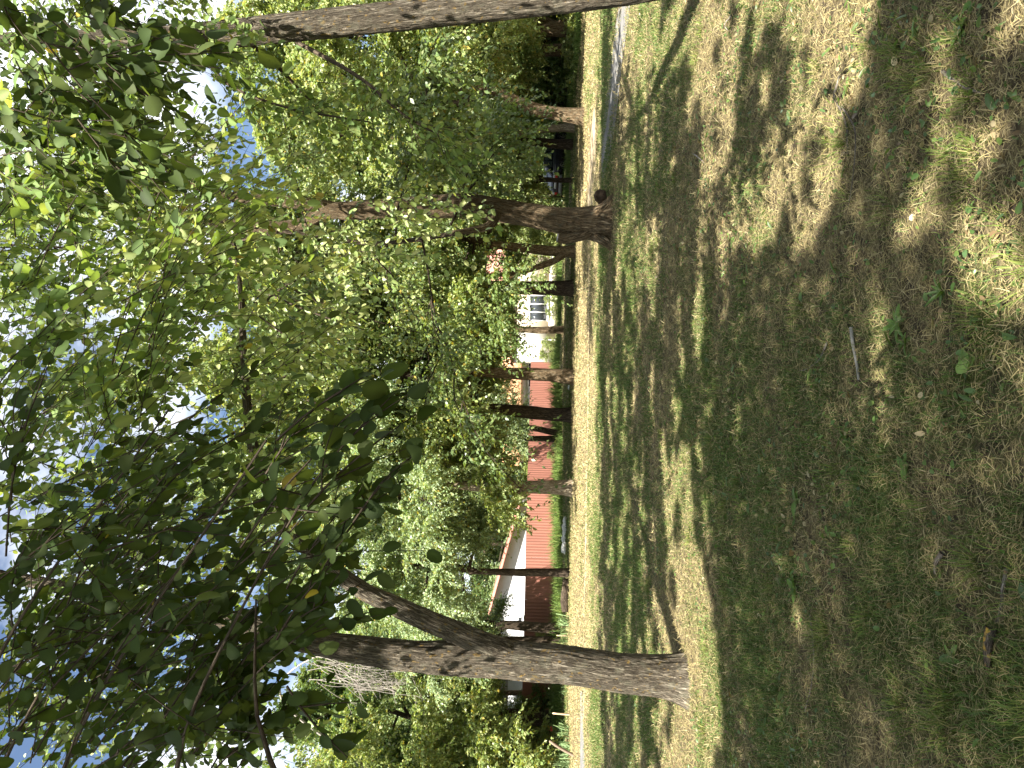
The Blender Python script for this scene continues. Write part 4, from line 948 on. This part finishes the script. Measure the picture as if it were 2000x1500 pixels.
window(root, Xu(283, Yh)-cx, -.005, Z(283, 1021, Yh), Z(283, 1011, Yh), 1.1, 1)
mb = MB(); mb.box((hx-.35, .1, ze/2-.1), (.2, .2, ze-.2)); mb.build('post', plain('brown_post', (.16, .10, .07), (.22, .14, .10)), root)
# pink roofed house at the left
Yh = 53; x0, x1 = Xu(20, Yh), Xu(180, Yh); cx = (x0+x1)/2; hx = (x1-x0)/2; ze = Z(120, 969, Yh); zg = Z(120, 991, Yh)
root = empty('pink_roofed_house', (cx, Yh, 0), 'white house with painted shade under the eaves and a faded pink roof behind the dark trunk', 'house')
mb = MB(); mb.box((0, 3, zg/2), (2*hx, 6, zg)); mb.build('wall', WHITE, root)
mb = MB(); mb.box((0, 3, (zg+ze)/2), (2*hx+.06, 6.06, ze-zg-.01)); mb.build('eave_shade_band', GREYW, root)  # grey band stands in for the shade under the eaves
mb = MB(); a_ = hx+.4; mb.add([(-a_, -.45, ze+.004), (a_, -.45, ze+.004), (a_, 3, ze+1.9), (-a_, 3, ze+1.9), (a_, 6.45, ze+.004), (-a_, 6.45, ze+.004)], [[0, 1, 2, 3], [3, 2, 4, 5], [0, 5, 4, 1]]); mb.add([(-a_, -.45, ze+.004), (-a_, 3, ze+1.9), (-a_, 6.45, ze+.004)], [[0, 1, 2]]); mb.add([(a_, -.45, ze+.004), (a_, 3, ze+1.9), (a_, 6.45, ze+.004)], [[0, 1, 2]])
mb.build('roof', plain('faded_pink_roof', (.46, .22, .18), (.56, .30, .25), 4, .8), root)
mb = MB(); mb.box((0, -.5, ze+.02), (2*a_, .08, .12)); mb.build('gutter', FRAME, root)

# ------------------------------------------------------------------ parked car
def loft(stations, n=20, p=4.0):
    v = []; f = []
    for x, zb, zt, w in stations:
        for k in range(n):
            th = 2*PI*(k+.5)/n; c, s = math.cos(th), math.sin(th)
            v.append((x, w*math.copysign(abs(c)**(2/p), c), (zb+zt)/2+(zt-zb)/2*math.copysign(abs(s)**(2/p), s)))
    for i in range(len(stations)-1):
        for k in range(n): f.append([i*n+k, i*n+(k+1) % n, (i+1)*n+(k+1) % n, (i+1)*n+k])
    for i, off in ((0, 0), (1, (len(stations)-1)*n)):
        for k in range(n//2-1):
            q = [off+k, off+k+1, off+n-2-k, off+n-1-k]; f.append(q if i else q[::-1])
    return v, f
m, t, o = mat_new('black_car_paint'); bsdf(t, o, (.012, .014, .02), .18, None, 0, 0, .6); PAINT = m
TYRE = plain('tyre_rubber', (.012, .012, .012), (.03, .03, .03), 20, .9); RIM = plain('dull_alloy', (.20, .185, .15), (.30, .28, .23), 10, .4, 0, .5, .6)
corner = ground(1163, 1111); yaw = math.radians(33); fdir = V(math.cos(yaw), math.sin(yaw), 0); rdir = V(math.sin(yaw), -math.cos(yaw), 0)
ctr = V(corner[0], 42.0, 0)+fdir*2.1-rdir*.86
root = empty('parked_car', ctr, 'black hatchback with a sloping rear window parked under the trees', 'car', rz=yaw)
bd = [(-2.1, .42, .86, .70), (-2.04, .30, .95, .80), (-1.75, .24, .98, .86), (-1.0, .22, .98, .87), (.2, .22, .96, .87), (.95, .22, .95, .86), (1.5, .24, .88, .84), (1.9, .27, .78, .78), (2.1, .36, .66, .62)]
mb = MB(); mb.add(*loft(bd)); mb.build('body', PAINT, root, True)
cb = [(-1.98, .93, .96, .66), (-1.55, .92, 1.28, .66), (-1.2, .92, 1.42, .64), (-.6, .92, 1.48, .62), (0, .92, 1.46, .62), (.45, .92, 1.32, .64), (1.1, .92, .97, .70)]
mb = MB(); mb.add(*loft(cb, 20, 5)); cabin = mb.build('cabin', PAINT, root, True)
mb = MB(); mb.add([(-1.2, -.59, 1.425), (-1.2, .59, 1.425), (-.6, .57, 1.487), (-.6, -.57, 1.487), (0, .57, 1.467), (0, -.57, 1.467), (.3, .57, 1.385), (.3, -.57, 1.385)], [[0, 3, 2, 1], [3, 5, 4, 2], [5, 7, 6, 4]]); mb.build('roof', plain('silver_roof_highlight', (.35, .37, .40), (.40, .42, .45), 3, .25, 0, .6), root)  # silver sheet paints the highlight along the black roof
def quad(name, pts, mat, parent, flip=False): mb = MB(); mb.add(pts, [[0, 1, 2, 3]]); return mb.build(name, mat, parent)
m, t, o = mat_new('car_glass'); bsdf(t, o, (.045, .06, .055), .03, None, 0, 0, 1.0); CGL = m
for s in (-1, 1):
    quad('side_window', [(-1.35, s*.672, .97), (-.75, s*.672, .97), (-.75, s*.635, 1.39), (-1.12, s*.645, 1.34)], CGL, root)
    quad('side_window', [(-.68, s*.672, .97), (.05, s*.672, .97), (.05, s*.635, 1.39), (-.68, s*.635, 1.40)], CGL, root)
    quad('side_window', [(.12, s*.672, .97), (.85, s*.695, .97), (.42, s*.655, 1.27), (.12, s*.640, 1.36)], CGL, root)
quad('rear_window', [(-2.0, -.58, .985), (-2.0, .58, .985), (-1.33, .53, 1.40), (-1.33, -.53, 1.40)], CGL, root)
quad('windscreen', [(1.12, -.6, .985), (1.12, .6, .985), (.42, .53, 1.36), (.42, -.53, 1.36)], CGL, root)
REDL = plain('red_lamp', (.45, .02, .02), (.55, .04, .03), 5, .2); CLRL = plain('clear_lamp', (.62, .62, .64), (.72, .72, .74), 5, .2)
for s in (-1, 1):
    mb = MB(); mb.box((-2.075, s*.64, .70), (.07, .18, .16)); l_ = mb.build('tail_light', REDL, root)
    mb = MB(); mb.box((-2.078, s*.64, .845), (.07, .18, .12)); mb.build('lens', CLRL, l_)
    mb = MB(); mb.box((2.0, s*.58, .64), (.14, .28, .13)); mb.build('headlight', CLRL, root)
    mb = MB(); mb.box((.62, s*.93, 1.0), (.14, .16, .12)); mb.build('mirror', PAINT, root)
mb = MB(); mb.box((-2.115, 0, .76), (.02, .52, .12)); mb.build('number_plate', CLRL, root)
mb = MB(); mb.box((-2.10, 0, .46), (.16, 1.5, .18)); mb.build('bumper', plain('grey_bumper', (.20, .20, .21), (.27, .27, .28), 5, .5), root)
for x in (-1.32, 1.32):
    for s in (-1, 1):
        mb = MB(); th = np.linspace(0, 2*PI, 29)[:-1]
        for (ra, rb, ya, yb) in ((.31, .31, .66, .875), (.31, .20, .875, .885), (.20, .31, .66, .66)):
            vv = [(x+ra*math.cos(a), s*ya, .31+ra*math.sin(a)) for a in th]+[(x+rb*math.cos(a), s*yb, .31+rb*math.sin(a)) for a in th]
            mb.add(vv, [[k, (k+1) % 28, 28+(k+1) % 28, 28+k] for k in range(28)])
        w_ = mb.build('wheel', TYRE, root, True)
        mb = MB(); vv = [(x+.195*math.cos(a), s*.872, .31+.195*math.sin(a)) for a in th]+[(x+.165*math.cos(a), s*.885, .31+.165*math.sin(a)) for a in th]
        mb.add(vv, [[k, (k+1) % 28, 28+(k+1) % 28, 28+k] for k in range(28)])
        for a in range(5):
            mb.box((x+.085*math.cos(a*1.2566), s*.882, .31+.085*math.sin(a*1.2566)), (.16, .012, .035)) if a == 0 else None
            ca, sa = math.cos(a*1.2566), math.sin(a*1.2566)
            q = [(x+r0*ca-w0*sa, s*.884, .31+r0*sa+w0*ca) for r0, w0 in ((.02, -.02), (.17, -.018), (.17, .018), (.02, .02))]; mb.add(q, [[0, 1, 2, 3]])
        mb.build('rim', RIM, w_)

# ------------------------------------------------------------------ small things along the verge
def stone(name, g, size, mat, label, cat, group=None, seed=0, flat=.6):
    n, k = 9, 14; v = []
    for i in range(n):
        ph = -PI/2+PI*i/(n-1)
        for j in range(k):
            a = 2*PI*j/k; d = V(math.cos(ph)*math.cos(a), math.cos(ph)*math.sin(a), math.sin(ph))
            r = .5*(.65+.7*float(vn(d[None]*1.6+seed*3.1, seed)[0])); v.append(d*r*V(*size))
    f = [[i*k+j, i*k+(j+1) % k, (i+1)*k+(j+1) % k, (i+1)*k+j] for i in range(n-1) for j in range(k)]
    o_ = link(name, make_mesh(name, np.array(v), [np.array(f)], smooth=True), mat); o_.location = (g[0], g[1], size[2]*.32); return tag(o_, label, cat, group)
PALE = plain('pale_rubble', (.55, .54, .50), (.72, .71, .67), 14, .9, .4)
for i, u in enumerate((482, 471, 459, 448, 438, 428)):
    g = ground(u, 1106.5-i*.3); stone('pale_stone', g, (.42+.1*(i % 3), .3, .24+.05*(i % 2)), PALE, 'pale stone lying in the row of rubble before the red fence', 'stone', 'row of pale rubble stones', i)
g = ground(743, 1113); stone('plastic_bag', g, (.26, .2, .13), plain('white_plastic', (.78, .82, .80), (.86, .88, .87), 20, .4), 'crumpled white plastic bag at the foot of a grey trunk', 'bag', seed=9)
g = ground(1120, 1192); 
m, t, o = mat_new('rotten_log_end'); tcn = t.nodes.new('ShaderNodeTexCoord').outputs['Object']
bsdf(t, o, ramp(t, noise(t, tcn, 25, 6, .7), [(.3, (.035, .024, .016)), (.7, (.15, .10, .065))]), .95, noise(t, tcn, 40, 4, .7), 1, .02, .1)
mb = MB(); mb.tube([V(.05, .28, .0), V(.0, .0, .01), V(0, -.16, 0), V(0, -.17, 0)], [.13, .14, .135, .125], 22, .05, rough=.03, lump=.2, seed=3)
o_ = mb.build('cut_log', m, None, True); o_.location = (g[0], g[1]+.25, .20); tag(o_, 'short dark cut log lying by the roots of the big old trunk', 'log')
g = ground(338, 1111); mb = MB(); mb.tube([V(-.75, 0, 0), V(-.3, .03, .02), V(.3, 0, 0), V(.72, .05, -.02)], [.17, .19, .18, .15], 16, .08, rough=.03, lump=.2, seed=6); o_ = mb.build('fallen_log', BARK_FAR, None, True); o_.location = (g[0], g[1], .15); tag(o_, 'long blackish log lying in the weeds before the red fence', 'log')
WOODP = plain('raw_wood', (.42, .29, .18), (.55, .40, .27), 6, .8, .3, stretch=(6, 6, 1))
def stake(name, a_, b_, w, mat, label):
    g = ground(*a_); Y = g[1]; e = at(b_[0], b_[1], Y)-V(g[0], g[1], 0); mb = MB()
    mb.tube([V(0, 0, -.1), e*.5, e], [w, w, w*.9], 6, .3, lump=.05); mb.tube([e-V(0, 0, .002), e+V(0, 0, .03)], [w*.9, w*.2], 6, .1); o_ = mb.build(name, mat); o_.location = (g[0], g[1], 0); tag(o_, label, 'stake')
stake('wooden_stake', (104, 1113), (107, 1080), .04, WOODP, 'pale straight wooden stake beside the thick blackish trunk')
stake('wooden_stake', (258, 1108), (259, 1088), .025, WOODP, 'short reddish stake among the iris leaves behind the forked tree')
stake('wooden_stake', (22, 1121), (52, 1074), .055, plain('weathered_wood', (.16, .115, .08), (.24, .18, .13), 6, .9, .3), 'leaning brown weathered stake among the spiky iris leaves')
stake('wooden_stake', (93, 1095), (94, 1084), .05, plain('orange_wood', (.45, .25, .14), (.55, .33, .2), 6), 'stubby orange peg just beside the pale stake')
for i, (u, v, h, n) in enumerate([(286, 1112, 1.0, 30), (252, 1110, .8, 24), (162, 1109, .7, 20), (70, 1112, .95, 30), (38, 1114, .8, 26), (8, 1113, 1.1, 34), (-25, 1115, 1.1, 30)]):
    g = ground(u, v); a = rng.uniform(0, 2*PI, n); el = rng.uniform(.7, 1.45, n)
    P_ = np.stack([rng.normal(0, .14, n), rng.normal(0, .14, n), 0*a-.02], -1); D_ = np.stack([np.cos(a)*np.cos(el), np.sin(a)*np.cos(el), np.sin(el)], -1); l_ = h*rng.uniform(.55, 1, n)
    me = blade_mesh('iris_plant', P_, D_, l_, rng.uniform(.03, .05, n), np.array([(.16, .24, .10), (.20, .28, .12), (.13, .20, .08)])[rng.integers(0, 3, n)], l_*.28)
    o_ = link('iris_plant', me, BLADE); o_.location = (g[0], g[1], 0)
    lab = ['spiky iris clump with a bent leaf beside the black shaded tree', 'smaller spiky iris clump close behind the forked trunk', 'low spiky iris clump near the thin mottled trunk'][i] if i < 3 else 'spiky iris clump on the dry verge by the leaning brown stake'
    tag(o_, lab, 'plant', 'iris clumps on the verge')
g = ground(80, 1103); r_ = empty('red_flower', (g[0], g[1], 0), 'single red flower on a stem beside the spiky iris leaves', 'flower')
mb = MB(); mb.tube([V(0, 0, 0), V(-.03, 0, .3), V(-.12, 0, .62)], [.012, .01, .008], 6, .1); mb.build('stem', plain('flower_stem', (.08, .13, .03), (.11, .16, .04)), r_)
P_ = np.zeros((22, 3))+V(-.12, 0, .62); a = rng.uniform(0, 2*PI, 22); A_ = np.stack([np.cos(a), np.sin(a), rng.uniform(-.2, .8, 22)], -1)
link('petals', leaf_mesh('petals', P_, A_, V(0, 0, 1)+rng.normal(0, .5, (22, 3)), np.full(22, .13), np.full(22, .09), np.tile(V(.5, .10, .10), (22, 1)), T_MID), LEAF, r_)
# sticks on the near grass
def stick(pts, w, label, mat=STICK, name='fallen_stick', subs=()):
    g0 = ground(*pts[0]); P = []
    for k_, (u, v) in enumerate(pts):
        q = ground(u, v); P.append(V(q[0]-g0[0], q[1]-g0[1], float(gz(q[0], q[1]))-float(gz(g0[0], g0[1]))+.004*math.sin(k_*2.1)))
    r = [w*(1-.45*i/(len(P)-1)) for i in range(len(P))]; mb = MB(); mb.tube(P, r, 12, .02, rough=w*.25, lump=.25, seed=len(pts))
    for sb in subs:
        Q = [V(*(ground(u, v)[:2]-g0[:2]), .012+i*.006) for i, (u, v) in enumerate(sb)]; mb.tube(Q, [w*.7-i*w*.12 for i in range(len(Q))], 8, .02, lump=.2)
    o_ = mb.build(name, mat, None, True); o_.location = (g0[0], g0[1], float(gz(g0[0], g0[1]))+w*.75+.006); return tag(o_, label, 'stick')
stick([(1352, 1646), (1310, 1638), (1285, 1648), (1255, 1660), (1225, 1664), (1198, 1662)], .0075, 'grey forked stick lying on sun flecked grass with its arm broken back', subs=[[(1292, 1655), (1270, 1672), (1245, 1686), (1190, 1688), (1120, 1682), (1080, 1676)]])
stick([(1203, 1660), (1196, 1650), (1180, 1644)], .007, 'short curved twig end beside the grey forked stick')
stick([(860, 1671), (830, 1675), (790, 1680), (758, 1686)], .011, 'pale thick smooth stick lying in the shade', mat=plain('pale_stick', (.20, .19, .165), (.28, .265, .235), 30, .9))
stick([(832, 1617), (805, 1606), (790, 1590), (778, 1570), (776, 1560)], .006, 'thin bent twig lying just beyond the pale thick stick')
stick([(275, 1943), (240, 1936), (200, 1930)], .019, 'dark stub of branch crusted with yellow lichen', mat=bark_mat('lichen_stick', (.03, .025, .02), (.10, .08, .06), (.18, .15, .12), 3, .9, .004))
stick([(390, 1968), (350, 1962), (310, 1955), (285, 1948)], .009, 'straight pinkish brown stick reaching to the lichen crusted stub')
stick([(420, 1845), (400, 1832), (380, 1826)], .010, 'dark short broken stick in the shade beside a weed')
stick([(300, 1588), (260, 1592), (200, 1590), (150, 1585), (110, 1575)], .006, 'long thin dark twig lying across the shaded grass')
stick([(1360, 1850), (1330, 1895), (1318, 1925)], .008, 'dark crooked stick beside a bright sun fleck')
stick([(1470, 1428), (1452, 1416), (1440, 1420)], .007, 'pale thin twig at the edge of the dark shadow band', mat=DEADTWIG)
stick([(1200, 1355), (1190, 1370), (1183, 1378)], .008, 'pale curved twig sticking out of the grass beyond the sticks', mat=DEADTWIG)
# single weeds
def rosette(u, v, n, L_, wr, label, pal, up=.35):
    g = ground(u, v); a = np.arange(n)*2.4+rng.uniform(-.3, .3, n); A_ = np.stack([np.cos(a), np.sin(a), rng.uniform(up*.5, up*1.4, n)], -1)
    l_ = L_*rng.uniform(.6, 1.1, n); me = leaf_mesh('weed_plant', np.zeros((n, 3))+V(0, 0, .005), A_, V(0, 0, 1)+rng.normal(0, .2, (n, 3)), l_, l_*wr, np.array(pal)[rng.integers(0, len(pal), n)], T_HI, midrib=1.3)
    o_ = link('weed_plant', me, LEAF); o_.location = (g[0], g[1], float(gz(g[0], g[1]))); tag(o_, label, 'weed')
gp_ = [(.10, .17, .04), (.12, .20, .05), (.09, .15, .04)]
rosette(792, 1890, 6, .06, .85, 'round leaved bright green weed in a small sun fleck', [(.17, .26, .07), (.20, .30, .08)], .6)
rosette(868, 1760, 9, .10, .28, 'weed with long narrow leaves near the pale thick stick', gp_)
rosette(830, 1772, 7, .08, .28, 'smaller weed with narrow leaves just left of the long narrow leaved one', gp_)
rosette(590, 1768, 8, .06, .7, 'cluster of small round weed leaves in the shade', gp_)
rosette(520, 1562, 6, .10, .45, 'broad leaved dark weed in the shaded grass', gp_)
rosette(1330, 1660, 5, .06, .5, 'small pale weed beside the grey forked stick', gp_)
rosette(215, 1860, 7, .09, .42, 'weed with pointed leaves beside the lichen crusted stub', gp_)
rosette(1440, 1880, 8, .07, .5, 'leafy weed in the deep shade of the near corner', gp_)
rosette(930, 1845, 8, .09, .2, 'spindly weed with thin leaves crossing the sun patch', gp_, .9)
rosette(640, 1660, 8, .08, .35, 'flat dark weed between the twigs and the round weed', gp_)
rosette(350, 1560, 9, .09, .4, 'dandelion like weed before the forked tree', gp_)
